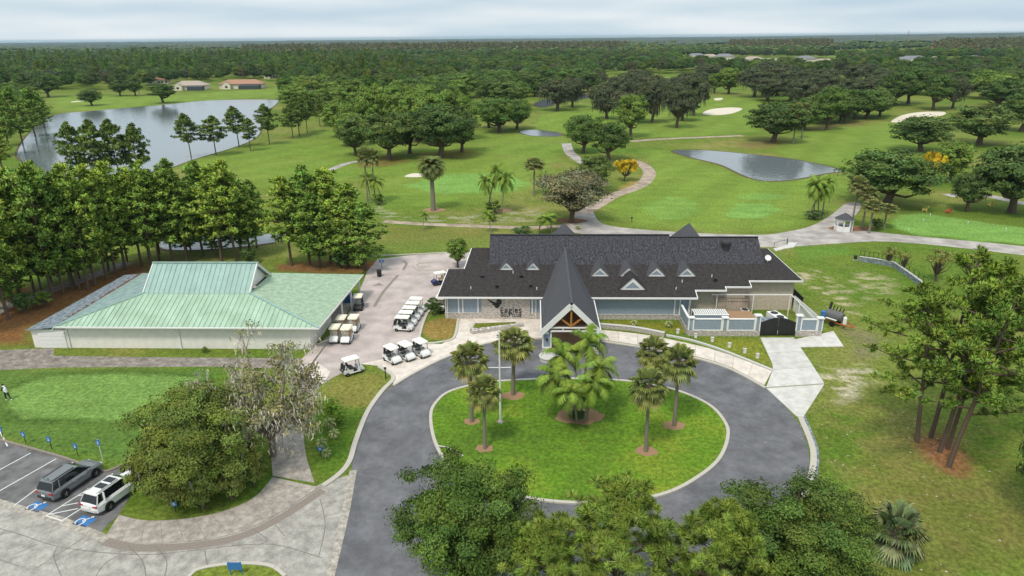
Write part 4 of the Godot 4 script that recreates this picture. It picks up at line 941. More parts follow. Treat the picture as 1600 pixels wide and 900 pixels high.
	mb = MB.new(); mb.lathe([Vector2(0, 0.0), Vector2(0.22, 0.05), Vector2(0.22, 0.85), Vector2(0.1, 0.98), Vector2(0, 1.0)], 12, Vector3(1.5, 0.62, 0.3)); obj("gas_bottle", mb, M.white, t)
	mb = MB.new(); mb.lathe([Vector2(0, 0), Vector2(0.32, 0), Vector2(0.34, 0.9), Vector2(0, 0.92)], 12, Vector3(-1.2, 0.62, 0.45)); obj("blue_drum", mb, M.paint_blue, t)

func far_houses() -> void:
	var i := 0
	for q in [
		[-230.29, -514.01, 22.0, 12.0, 3.2, "roof_tan", "tan-roofed lakeside house with a dark screened porch", true, 0.1], [-196.51, -522.93, 30.0, 12.0, 3.4, "tile", "lakeside house with orange tile roof and screened porch", true, 0.05],
		[-288.17, -586.24, 16.0, 10.0, 3.6, "tile", "red-roofed house half hidden behind the shore trees", false, 0.2], [-216.75, -658.72, 16.0, 10.0, 3.6, "roof_tan", "pale house among trees behind the orange-roofed one", false, 0.0],
		[52.78, -670.17, 14.0, 9.0, 3.5, "grey", "small white house among the oaks in the middle distance", false, 0.2], [-144.27, -1185.84, 26.0, 14.0, 4.0, "roof_tan", "pale farm building at the edge of the far meadow", false, 0.1],
		[275.87, -1068.63, 26.0, 16.0, 5.0, "grey", "first grey-roofed house from the left of the far estate", false, 0.1], [286.92, -1036.07, 22.0, 14.0, 5.0, "roof_tan", "tan-roofed house in the far estate, second from its left end", false, 0.3],
		[306.56, -1030.74, 26.0, 16.0, 5.0, "grey", "third house from the left of the far estate", false, -0.1], [305.27, -905.55, 24.0, 14.0, 5.0, "roof_tan", "pale-roofed house in the far estate behind the moss-hung oaks", false, 0.2],
		[313.67, -861.49, 18.0, 12.0, 4.4, "roof_tan", "low pale house right of the pale-roofed estate house", false, 0.0], [373.86, -911.40, 24.0, 14.0, 5.0, "grey", "grey-roofed house left of the lone conifer of the far estate", false, 0.15],
		[349.15, -797.62, 24.0, 14.0, 5.0, "roof_tan", "broad pale house below the power line poles", false, -0.1], [453.97, -810.64, 34.0, 18.0, 6.0, "grey", "large grey hipped-roof house behind the right-hand oaks", false, 0.2],
		[382.28, -698.89, 16.0, 12.0, 4.5, "grey", "small grey house in front of the large hipped one", false, 0.0], [498.10, -839.03, 22.0, 14.0, 5.0, "roof_tan", "house right of the large grey hipped one", false, 0.0],
		[558.81, -866.17, 22.0, 14.0, 5.0, "grey", "rightmost far house, grey roof above the dark trees", false, 0.1], [-377.74, -582.15, 14.0, 10.0, 3.4, "roof_tan", "whitish house glimpsed between the trees on the far left shore", false, 0.0],
	]:
		if not M.has("roof_tan"):
			mat("roof_tan", 0.40, 0.34, 0.28, 0.9); mat("tile", 0.38, 0.22, 0.145, 0.9); mat("grey", 0.22, 0.22, 0.24, 0.9); mat("house_wall", 0.72, 0.66, 0.56, 0.9); mat("screen", 0.05, 0.06, 0.07, 0.7)
		var h := thing("house", q[6], "house", Vector3(q[0], 0, q[1]), q[8])
		var W: float = q[2]; var D: float = q[3]; var E: float = q[4]; var R := E + D * 0.24
		var mb := MB.new(); mb.box(Vector3(0, E * 0.5, 0), Vector3(W, E, D)); obj("wall", mb, M.house_wall, h)
		mb = MB.new()
		var a := W * 0.5 + 0.8; var b := D * 0.5 + 0.8; var r := W * 0.5 - D * 0.42
		var k := [Vector3(-a, E, b), Vector3(a, E, b), Vector3(a, E, -b), Vector3(-a, E, -b), Vector3(-r, R, 0), Vector3(r, R, 0)]
		mb.poly([k[0], k[1], k[5], k[4]], Vector3(0, 1, 1)); mb.poly([k[1], k[2], k[5]], Vector3(1, 1, 0)); mb.poly([k[2], k[3], k[4], k[5]], Vector3(0, 1, -1)); mb.poly([k[3], k[0], k[4]], Vector3(-1, 1, 0))
		mb.quad(k[0] - Vector3(0, 0.1, 0), k[1] - Vector3(0, 0.1, 0), k[2] - Vector3(0, 0.1, 0), k[3] - Vector3(0, 0.1, 0), Vector3.DOWN)
		obj("roof", mb, M[q[5]], h)
		mb = MB.new()
		mb.plate([Vector3(-W * 0.3 - 3.2, E + 0.02, b + 2.2), Vector3(-W * 0.3 + 3.2, E + 0.02, b + 2.2), Vector3(-W * 0.3, E + 1.9, b + 2.2)], Vector3(0, 0, -0.2))
		mb.box(Vector3(-W * 0.3, E * 0.5, b + 0.8), Vector3(5.6, E, 2.6)); obj("front_gable", mb, M.house_wall, h)
		mb = MB.new()
		for s in [-1.0, 1.0]: mb.plate([Vector3(-W * 0.3, E + 2.0, b + 2.4), Vector3(-W * 0.3 + s * 3.4, E, b + 2.4), Vector3(-W * 0.3 + s * 3.4, E, -1), Vector3(-W * 0.3, E + 2.0, -1)], Vector3.DOWN * 0.15)
		obj("gable_roof", mb, M[q[5]], h)
		for s in [-0.3, 0.05, 0.2, 0.38]:
			mb = MB.new(); mb.box(Vector3(W * s, 1.6, (b + 2.1) if s < -0.2 else D * 0.5), Vector3(1.6, 1.4, 0.12)); obj("window", mb, M.glass, h)
		if q[7]:
			mb = MB.new()
			mb.plate([Vector3(0.5, 2.9, D * 0.5 + 0.85), Vector3(W * 0.5, 2.9, D * 0.5 + 0.85), Vector3(W * 0.5, 2.6, D * 0.5 + 6), Vector3(0.5, 2.6, D * 0.5 + 6)], Vector3.DOWN * 2.6)
			obj("screen_room", mb, M.screen, h)
		i += 1
	i = 0
	for q in [[476.36, -1220.76], [582.12, -1272.18], [747.90, -1483.96], [897.31, -1637.65]]:
		var p := thing("power_pole", "tall pale power line pole over the far field, %s from the left" % ORD[i], "pole", Vector3(q[0], 0, q[1]), 0.3, "power poles beyond the estate")
		var hh := 22.0 + i * 6.0
		var mb := MB.new(); mb.tube([Vector3(0, 0, 0), Vector3(0, hh, 0)], [0.5, 0.3], 6); obj("pole", mb, M.pale_bark, p)
		mb = MB.new()
		for y in [0.97, 0.9, 0.83]: mb.bar(Vector3(-2.2, hh * y, 0), Vector3(2.2, hh * y, 0), 0.3, 0.3)
		obj("cross_arm", mb, M.pale_bark, p)
		i += 1

func wheel(parent: Node, at: Vector3, r: float, w: float) -> void:
	var mb := MB.new()
	var b := Basis(Vector3.RIGHT, PI / 2)
	mb.lathe([Vector2(0, -w), Vector2(r * 0.62, -w), Vector2(r * 0.94, -w * 0.9), Vector2(r, -w * 0.5), Vector2(r, w * 0.5), Vector2(r * 0.94, w * 0.9), Vector2(r * 0.62, w), Vector2(0, w)], 18, at, b)
	var o := obj("wheel", mb, M.rubber, parent)
	mb = MB.new()
	mb.col = Color(0.6, 0.6, 0.6)
	var s := signf(at.z)
	for k in 5:
		var a := k * TAU / 5
		var d := Vector3(cos(a), sin(a), 0)
		mb.bar(at + Vector3(0, 0, s * (w + 0.012)), at + d * r * 0.6 + Vector3(0, 0, s * (w + 0.006)), r * 0.2, 0.02)
	mb.tube([at + Vector3(0, 0, s * w), at + Vector3(0, 0, s * (w + 0.02))], [r * 0.22, r * 0.2], 10)
	obj("rim", mb, M.steel, o)

func make_cart(label: String, at: Vector3, turn: float, group: String, body := Color(0.78, 0.78, 0.76), roof := Color(0.84, 0.81, 0.72), seat := Color(0.55, 0.42, 0.28), bags := true) -> Node3D:
	var t := thing("golf_cart", label, "golf cart", at, turn, group)
	var mb := MB.new(); mb.col = body
	# nose: a rounded cowl swept across the width
	var prof := [Vector2(1.18, 0.30), Vector2(1.22, 0.45), Vector2(1.12, 0.62), Vector2(0.92, 0.72), Vector2(0.62, 0.86), Vector2(0.56, 0.86), Vector2(0.5, 0.30)]
	for i in prof.size() - 1:
		var p: Vector2 = prof[i]; var q: Vector2 = prof[i + 1]
		mb.quad(Vector3(p.x, p.y, -0.5), Vector3(q.x, q.y, -0.5), Vector3(q.x, q.y, 0.5), Vector3(p.x, p.y, 0.5), Vector3(p.x + q.x - 1.6, p.y + q.y - 0.9, 0))
	for s in [-0.5, 0.5]:
		var e := []
		for p in prof: e.append(Vector3(p.x, p.y, s))
		mb.poly(e, Vector3(0, 0, s))
	obj("cowl", mb, M.gloss, t)
	mb = MB.new(); mb.col = body
	mb.plate([Vector3(-1.15, 0.72, -0.55), Vector3(-0.1, 0.66, -0.55), Vector3(-0.1, 0.66, 0.55), Vector3(-1.15, 0.72, 0.55)], Vector3.DOWN * 0.36)
	mb.box(Vector3(0.2, 0.33, 0.56), Vector3(1.5, 0.12, 0.06)); mb.box(Vector3(0.2, 0.33, -0.56), Vector3(1.5, 0.12, 0.06))
	obj("rear_body", mb, M.gloss, t)
	mb = MB.new(); mb.box(Vector3(0.05, 0.29, 0), Vector3(2.1, 0.06, 1.02)); obj("floor", mb, M.dark, t)
	mb = MB.new(); mb.col = seat
	mb.plate([Vector3(-0.42, 0.80, -0.5), Vector3(0.06, 0.83, -0.5), Vector3(0.06, 0.83, 0.5), Vector3(-0.42, 0.80, 0.5)], Vector3.DOWN * 0.13); obj("seat", mb, M.plain, t)
	mb = MB.new(); mb.col = seat
	mb.box(Vector3(-0.5, 1.05, 0), Vector3(0.12, 0.42, 1.0), Basis(Vector3.BACK, 0.15)); obj("backrest", mb, M.plain, t)
	mb = MB.new(); mb.col = roof
	mb.plate([Vector3(-0.95, 1.80, -0.5), Vector3(-0.85, 1.82, -0.58), Vector3(0.62, 1.82, -0.58), Vector3(0.75, 1.79, -0.5), Vector3(0.75, 1.79, 0.5), Vector3(0.62, 1.82, 0.58), Vector3(-0.85, 1.82, 0.58), Vector3(-0.95, 1.80, 0.5)], Vector3.DOWN * 0.07)
	mb.plate([Vector3(-0.78, 1.85, -0.46), Vector3(0.55, 1.85, -0.46), Vector3(0.55, 1.85, 0.46), Vector3(-0.78, 1.85, 0.46)], Vector3.DOWN * 0.03)
	obj("roof", mb, M.plain, t)
	for s in [-0.48, 0.48]:
		mb = MB.new(); mb.bar(Vector3(0.68, 0.8, s), Vector3(0.58, 1.76, s), 0.05, 0.05); obj("post", mb, M.black, t)
		mb = MB.new(); mb.bar(Vector3(-0.82, 0.7, s), Vector3(-0.72, 1.76, s), 0.05, 0.05); obj("post", mb, M.black, t)
	mb = MB.new(); mb.quad(Vector3(0.70, 0.87, -0.46), Vector3(0.70, 0.87, 0.46), Vector3(0.61, 1.72, 0.46), Vector3(0.61, 1.72, -0.46)); obj("windscreen", mb, M.clear, t)
	mb = MB.new(); mb.tube([Vector3(0.5, 0.8, 0.25), Vector3(0.32, 1.02, 0.25)], [0.025, 0.025], 6)
	var ring := []; var rr := []
	for i in 11: ring.append(Vector3(0.32, 1.02, 0.25) + Vector3(0.1 * sin(i * 0.628), 0.1 * sin(i * 0.628), 0.16 * cos(i * 0.628))); rr.append(0.018)
	mb.tube(ring, rr, 5, false); obj("steering_wheel", mb, M.black, t)
	mb = MB.new(); mb.box(Vector3(-1.15, 0.62, 0), Vector3(0.25, 0.08, 0.95)); mb.bar(Vector3(-0.95, 1.15, -0.45), Vector3(-0.95, 1.15, 0.45), 0.05, 0.05); obj("bag_rack", mb, M.black, t)
	if bags:
		for s in [-0.26, 0.26]:
			mb = MB.new(); mb.tube([Vector3(-1.12, 0.66, s), Vector3(-0.98, 1.35, s)], [0.13, 0.14], 9); obj("basket", mb, M.dark, t)
	for x in [-0.78, 0.82]:
		for s in [-0.5, 0.5]: wheel(t, Vector3(x, 0.22, s), 0.22, 0.09)
	return t

func make_car(called: String, label: String, at: Vector3, turn: float, paint: Color, sunroofs: bool) -> Node3D:
	var t := thing(called, label, "car", at, turn)
	var mb := MB.new(); mb.col = paint
	# lower body: rounded sections from tail to nose: x, half width, sill, belt, top of section
	var st := [[-2.42, 0.72, 0.42, 0.86, 0.98], [-2.34, 0.86, 0.34, 0.90, 1.06], [-1.9, 0.94, 0.28, 0.92, 1.08], [-0.6, 0.96, 0.26, 0.92, 1.06], [0.8, 0.96, 0.26, 0.90, 1.05], [1.15, 0.95, 0.27, 0.88, 1.04], [1.8, 0.92, 0.29, 0.80, 0.98], [2.2, 0.84, 0.32, 0.70, 0.88], [2.4, 0.66, 0.40, 0.60, 0.72]]
	var prev := []
	for s in st:
		var w: float = s[1]
		var cur := [Vector3(s[0], s[2], -w * 0.9), Vector3(s[0], s[2] + 0.12, -w), Vector3(s[0], s[3], -w), Vector3(s[0], s[4], -w * 0.86), Vector3(s[0], s[4] + 0.02, 0), Vector3(s[0], s[4], w * 0.86), Vector3(s[0], s[3], w), Vector3(s[0], s[2] + 0.12, w), Vector3(s[0], s[2], w * 0.9)]
		if prev:
			for i in 9:
				var j := (i + 1) % 9
				var mid: Vector3 = (prev[i] + prev[j] + cur[i] + cur[j]) * 0.25
				mb.quad(prev[i], prev[j], cur[j], cur[i], mid - Vector3(mid.x, 0.66, 0))
		else: mb.poly(cur, Vector3.LEFT)
		prev = cur
	mb.poly(prev, Vector3.RIGHT)
	obj("body", mb, M.car_paint, t)
	# greenhouse of dark glass
	mb = MB.new()
	var lo := [Vector3(-2.3, 1.05, -0.78), Vector3(1.3, 1.03, -0.78), Vector3(1.3, 1.03, 0.78), Vector3(-2.3, 1.05, 0.78)]
	var hi := [Vector3(-1.95, 1.66, -0.62), Vector3(0.28, 1.68, -0.64), Vector3(0.28, 1.68, 0.64), Vector3(-1.95, 1.66, 0.62)]
	for i in 4:
		var j := (i + 1) % 4
		mb.quad(lo[i], lo[j], hi[j], hi[i], (lo[i] + lo[j]) * 0.5 - Vector3(-0.6, 1.0, 0))
	obj("windows", mb, M.glass, t)
	mb = MB.new(); mb.col = paint
	mb.plate([Vector3(-2.02, 1.69, -0.6), Vector3(-1.6, 1.74, -0.64), Vector3(0.1, 1.74, -0.66), Vector3(0.36, 1.68, -0.62), Vector3(0.36, 1.68, 0.62), Vector3(0.1, 1.74, 0.66), Vector3(-1.6, 1.74, 0.64), Vector3(-2.02, 1.69, 0.6)], Vector3.DOWN * 0.06)
	for s in [-1.0, 1.0]:
		for q in [[-2.25, 1.06, -1.93, 0.10], [1.26, 1.05, 0.30, 0.08], [-1.62, 1.06, -1.5, 0.16 if not sunroofs else 0.3]]:
			mb.bar(Vector3(q[0], q[1], s * 0.80), Vector3(q[2], 1.68, s * 0.645), 0.04, q[3])
	mb.plate([Vector3(-1.85, 1.755, -0.42), Vector3(0.1, 1.765, -0.44), Vector3(0.1, 1.765, 0.44), Vector3(-1.85, 1.755, 0.42)], Vector3.DOWN * 0.04)
	obj("roof", mb, M.car_paint, t)
	for s in [-1.0, 1.0]:
		mb = MB.new(); mb.col = Color(0.5, 0.5, 0.5); mb.bar(Vector3(-1.75, 1.78, s * 0.56), Vector3(0.0, 1.78, s * 0.58), 0.04, 0.04); obj("roof_rail", mb, M.steel if sunroofs else M.dark, t)
		mb = MB.new(); mb.col = Color(0.4, 0.02, 0.02); mb.box(Vector3(-2.36, 0.92, s * 0.66), Vector3(0.16, 0.14, 0.36)); obj("tail_light", mb, M.gloss, t)
		mb = MB.new(); mb.col = Color(0.8, 0.8, 0.8); mb.box(Vector3(2.2, 0.72, s * 0.62), Vector3(0.3, 0.12, 0.3)); obj("headlight", mb, M.gloss, t)
		mb = MB.new(); mb.col = paint; mb.box(Vector3(0.88, 1.08, s * 1.02), Vector3(0.14, 0.14, 0.2)); obj("mirror", mb, M.car_paint, t)
		mb = MB.new(); mb.box(Vector3(-0.05, 0.31, s * 0.965), Vector3(2.0, 0.12, 0.03)); obj("sill", mb, M.dark, t)
		for x in [-0.4, 0.5]:
			mb = MB.new(); mb.box(Vector3(x, 0.86, s * 0.975), Vector3(0.2, 0.04, 0.04)); obj("handle", mb, M.steel, t)
		for x in [-1.42, 1.42]:
			mb = MB.new(); mb.lathe([Vector2(0, 0), Vector2(0.43, 0.0), Vector2(0.43, 0.03), Vector2(0, 0.03)], 18, Vector3(x, 0.38, s * 0.945), Basis(Vector3.RIGHT, s * PI / 2)); obj("wheel_arch", mb, M.black, t)
			wheel(t, Vector3(x, 0.36, s * 0.9), 0.36, 0.12)
	mb = MB.new(); mb.box(Vector3(-2.41, 0.52, 0), Vector3(0.12, 0.2, 1.35)); obj("bumper", mb, M.dark if not sunroofs else M.cap_stone, t)
	mb = MB.new(); mb.box(Vector3(-2.47, 0.72, 0), Vector3(0.03, 0.15, 0.34)); obj("number_plate", mb, M.white, t)
	if sunroofs:
		for x in [-1.0, -0.2]:
			mb = MB.new(); mb.box(Vector3(x, 1.775, 0), Vector3(0.58, 0.02, 0.8)); obj("sunroof", mb, M.glass, t)
	else:
		mb = MB.new(); mb.bar(Vector3(-1.7, 1.74, 0), Vector3(-1.85, 1.86, 0), 0.05, 0.04); obj("aerial", mb, M.black, t)
	return t

func heading(x0: float, z0: float, x1: float, z1: float) -> float: return atan2(-(z1 - z0), x1 - x0)

func vehicles() -> void:
	var h := heading(-35.53, -45.22, -34.73, -47.81)
	var f := Vector3(cos(h), 0, -sin(h)); var left := Vector3(f.z, 0, -f.x)
	make_car("parked_car", "dark grey estate car with roof rails in the accessible parking bay", Vector3(-35.53, 0.00, -45.22) + f * 1.42 + left * 0.88, h, Color(0.16, 0.17, 0.18), false)
	make_car("parked_car", "white estate car with two sunroofs half under the bushy tree", Vector3(-31.09, 0.00, -43.60) + f * 1.42 + left * 0.88, h - 0.02, Color(0.80, 0.80, 0.79), true)
	var cream := Color(0.84, 0.78, 0.62); var pale := Color(0.84, 0.83, 0.78)
	var list := [
		[-17.31, -66.19, heading(-18.01, -65.60, -16.64, -66.62), "white golf cart parked alone beside the grass verge", pale, true],
		[-13.46, -68.90, heading(-14.51, -69.57, -13.29, -68.26), "leftmost of the three golf carts side by side on the concrete apron", pale, true],
		[-12.00, -69.68, heading(-13.04, -70.36, -11.83, -69.03), "middle one of the three golf carts side by side on the concrete apron", pale, true],
		[-10.43, -70.48, heading(-11.47, -71.17, -10.28, -69.81), "rightmost of the three golf carts side by side on the concrete apron", pale, true],
	]
	for i in 5:
		var a := Vector2(-13.44, -77.60).lerp(Vector2(-12.57, -83.89), i / 4.0)
		list.append([a.x, a.y, heading(-14.28, -77.42, -12.59, -77.19), "%s golf cart from the front in the row beside the mulch bed" % ["nearest", "second", "third", "fourth", "farthest"][i], pale, true])
	list.append_array([
		[-21.15, -74.72, heading(-21.12, -76.22, -21.14, -74.36), "front left golf cart of the four by the barn corner", cream, false], [-19.73, -74.51, heading(-19.67, -76.00, -19.72, -74.14), "front right golf cart of the four by the barn corner", cream, false],
		[-21.04, -77.57, heading(-21.00, -79.16, -21.03, -77.18), "rear left golf cart of the four by the barn corner", cream, false], [-19.57, -77.73, heading(-19.51, -79.33, -19.57, -77.34), "rear right golf cart of the four by the barn corner", cream, false],
	])
	for q in list: make_cart(q[3], Vector3(q[0], 0.012, q[1]), q[2], "golf carts in the cart yard", Color(0.78, 0.78, 0.76), q[4], Color(0.55, 0.38, 0.2) if not q[5] else Color(0.05, 0.05, 0.05), q[5])
	make_cart("dark-bodied golf cart with tan roof outside the barn's open bay", Vector3(-20.52, 0.00, -84.98) + Vector3(0, 0.012, 0), heading(-20.99, -86.86, -20.75, -84.08), "golf carts in the cart yard", Color(0.03, 0.03, 0.03), cream, Color(0.05, 0.05, 0.05))
	make_cart("dark blue golf cart half hidden by the clubhouse's left roof edge", Vector3(-10.61, 0.00, -94.31) + Vector3(0, 0.012, 0), heading(-10.22, -95.14, -11.30, -94.60), "golf carts in the cart yard", Color(0.02, 0.03, 0.12), pale)
	make_cart("golf cart tucked between the hedge and the clubhouse corner", Vector3(-9.47, 0.00, -84.27) + Vector3(0, 0.012, 0), heading(-9.52, -85.65, -9.51, -82.93), "golf carts in the cart yard")

func sign_post(at: Vector3, label: String, hgt: float, w: float, bh: float, post: Material, board: Material, turn := 0.0, double := false) -> void:
	var t := thing("sign", label, "sign", at, turn)
	for x in ([-w * 0.4, w * 0.4] if double else [0.0]):
		var mb := MB.new(); mb.tube([Vector3(x, 0, 0), Vector3(x, hgt, 0)], [0.035, 0.035], 6); obj("post", mb, post, t)
	var mb := MB.new(); mb.box(Vector3(0, hgt - bh * 0.5, 0.06), Vector3(w, bh, 0.04)); obj("board", mb, board, t)
	if not double:
		mb = MB.new(); mb.box(Vector3(0, hgt - bh * 0.35, 0.085), Vector3(w * 0.22, bh * 0.22, 0.01)); mb.box(Vector3(0, hgt - bh * 0.66, 0.085), Vector3(w * 0.4, bh * 0.2, 0.01)); obj("symbol", mb, M.paint, t)

func capsule_person(at: Vector3, turn: float) -> void:
	# one continuous surface over a skeleton, meshed as surface nets
	var skin := Color(0.35, 0.2, 0.13); var shirt := Color(0.75, 0.74, 0.78); var dark := Color(0.015, 0.015, 0.018); var shoe := Color(0.75, 0.78, 0.7)
	var B := [
		[Vector3(0.0, 0.95, 0), Vector3(0.05, 1.2, 0), 0.16, 0.15, shirt], [Vector3(0.05, 1.2, 0), Vector3(0.16, 1.43, 0), 0.15, 0.14, shirt], [Vector3(0.12, 1.42, -0.15), Vector3(0.12, 1.42, 0.15), 0.08, 0.08, dark],
		[Vector3(0.17, 1.46, 0), Vector3(0.22, 1.56, 0), 0.06, 0.055, skin], [Vector3(0.24, 1.62, 0), Vector3(0.25, 1.70, 0), 0.095, 0.09, skin], [Vector3(0.22, 1.70, 0), Vector3(0.24, 1.74, 0), 0.1, 0.09, dark], [Vector3(0.33, 1.64, 0), Vector3(0.345, 1.62, 0), 0.02, 0.02, skin],
		[Vector3(0.0, 0.92, -0.09), Vector3(0.1, 0.5, -0.1), 0.105, 0.075, dark], [Vector3(0.1, 0.5, -0.1), Vector3(0.06, 0.1, -0.1), 0.07, 0.045, dark], [Vector3(0.04, 0.05, -0.1), Vector3(0.22, 0.04, -0.12), 0.05, 0.045, shoe],
		[Vector3(0.0, 0.92, 0.09), Vector3(-0.12, 0.5, 0.1), 0.105, 0.075, dark], [Vector3(-0.12, 0.5, 0.1), Vector3(-0.38, 0.14, 0.1), 0.07, 0.045, dark], [Vector3(-0.42, 0.08, 0.1), Vector3(-0.28, 0.045, 0.1), 0.05, 0.045, shoe],
		[Vector3(0.13, 1.4, -0.17), Vector3(0.25, 1.14, -0.22), 0.05, 0.042, dark], [Vector3(0.25, 1.14, -0.22), Vector3(0.42, 1.0, -0.1), 0.04, 0.032, skin], [Vector3(0.43, 0.99, -0.08), Vector3(0.49, 0.95, -0.04), 0.035, 0.025, skin],
		[Vector3(0.13, 1.4, 0.17), Vector3(0.16, 1.1, 0.22), 0.05, 0.042, dark], [Vector3(0.16, 1.1, 0.22), Vector3(0.34, 0.96, 0.12), 0.04, 0.032, skin], [Vector3(0.36, 0.95, 0.1), Vector3(0.42, 0.92, 0.06), 0.035, 0.025, skin],
	]
	var cs := 0.03; var nx := 40; var ny := 64; var nz := 22; var o := Vector3(-0.58, -0.03, -0.33)
	var F := PackedFloat32Array(); F.resize(nx * ny * nz); F.fill(1.0)
	var C := PackedInt32Array(); C.resize(nx * ny * nz)
	for bi in B.size():
		var a: Vector3 = B[bi][0]; var b: Vector3 = B[bi][1]; var r0: float = B[bi][2]; var r1: float = B[bi][3]
		var ab := b - a; var l2 := ab.length_squared(); var pad := maxf(r0, r1) + 0.09
		var lo := (a.min(b) - Vector3.ONE * pad - o) / cs; var hi := (a.max(b) + Vector3.ONE * pad - o) / cs
		for z in range(maxi(0, int(lo.z)), mini(nz, int(hi.z) + 1)):
			for y in range(maxi(0, int(lo.y)), mini(ny, int(hi.y) + 1)):
				for x in range(maxi(0, int(lo.x)), mini(nx, int(hi.x) + 1)):
					var p := o + Vector3(x, y, z) * cs
					var tt := clampf((p - a).dot(ab) / l2, 0, 1)
					var d := p.distance_to(a + ab * tt) - lerpf(r0, r1, tt)
					var k := (z * ny + y) * nx + x
					if d < F[k]: C[k] = bi
					var hh := clampf(0.5 + 0.5 * (F[k] - d) / 0.035, 0, 1)
					F[k] = lerpf(F[k], d, hh) - 0.035 * hh * (1 - hh)
	var mb := MB.new(); var id := {}
	for z in nz - 1:
		for y in ny - 1:
			for x in nx - 1:
				var s := Vector3.ZERO; var cnt := 0
				var k := (z * ny + y) * nx + x
				for e in [[0, 1], [0, nx], [0, nx * ny], [1, nx + 1], [1, nx * ny + 1], [nx, nx + 1], [nx, nx * ny + nx], [nx * ny, nx * ny + 1], [nx * ny, nx * ny + nx], [nx + 1, nx * ny + nx + 1], [nx * ny + 1, nx * ny + nx + 1], [nx * ny + nx, nx * ny + nx + 1]]:
					var fa := F[k + e[0]]; var fb := F[k + e[1]]
					if (fa < 0) != (fb < 0):
						var q := fa / (fa - fb)
						var pa := Vector3((e[0] % nx), (e[0] / nx) % ny, e[0] / (nx * ny)); var pb := Vector3((e[1] % nx), (e[1] / nx) % ny, e[1] / (nx * ny))
						s += pa.lerp(pb, q); cnt += 1
				if cnt:
					var gr := Vector3(F[k + 1] - F[k], F[k + nx] - F[k], F[k + nx * ny] - F[k]).normalized()
					mb.col = B[C[k]][4]
					id[k] = mb.vert(o + (Vector3(x, y, z) + s / cnt) * cs, gr)
	for k in id:
		for ax in 3:
			var st: int = [1, nx, nx * ny][ax]; var u: int = [nx, nx * ny, 1][ax]; var w: int = [nx * ny, 1, nx][ax]
			if (F[k] < 0) != (F[k + st] < 0) and id.has(k - u) and id.has(k - w) and id.has(k - u - w):
				mb.face(id[k], id[k - u], id[k - u - w]); mb.face(id[k], id[k - u - w], id[k - w])
	var t := thing("person", "golfer in white top and dark trousers walking on the practice green", "person", at, turn)
	obj("body", mb, M.plain, t)

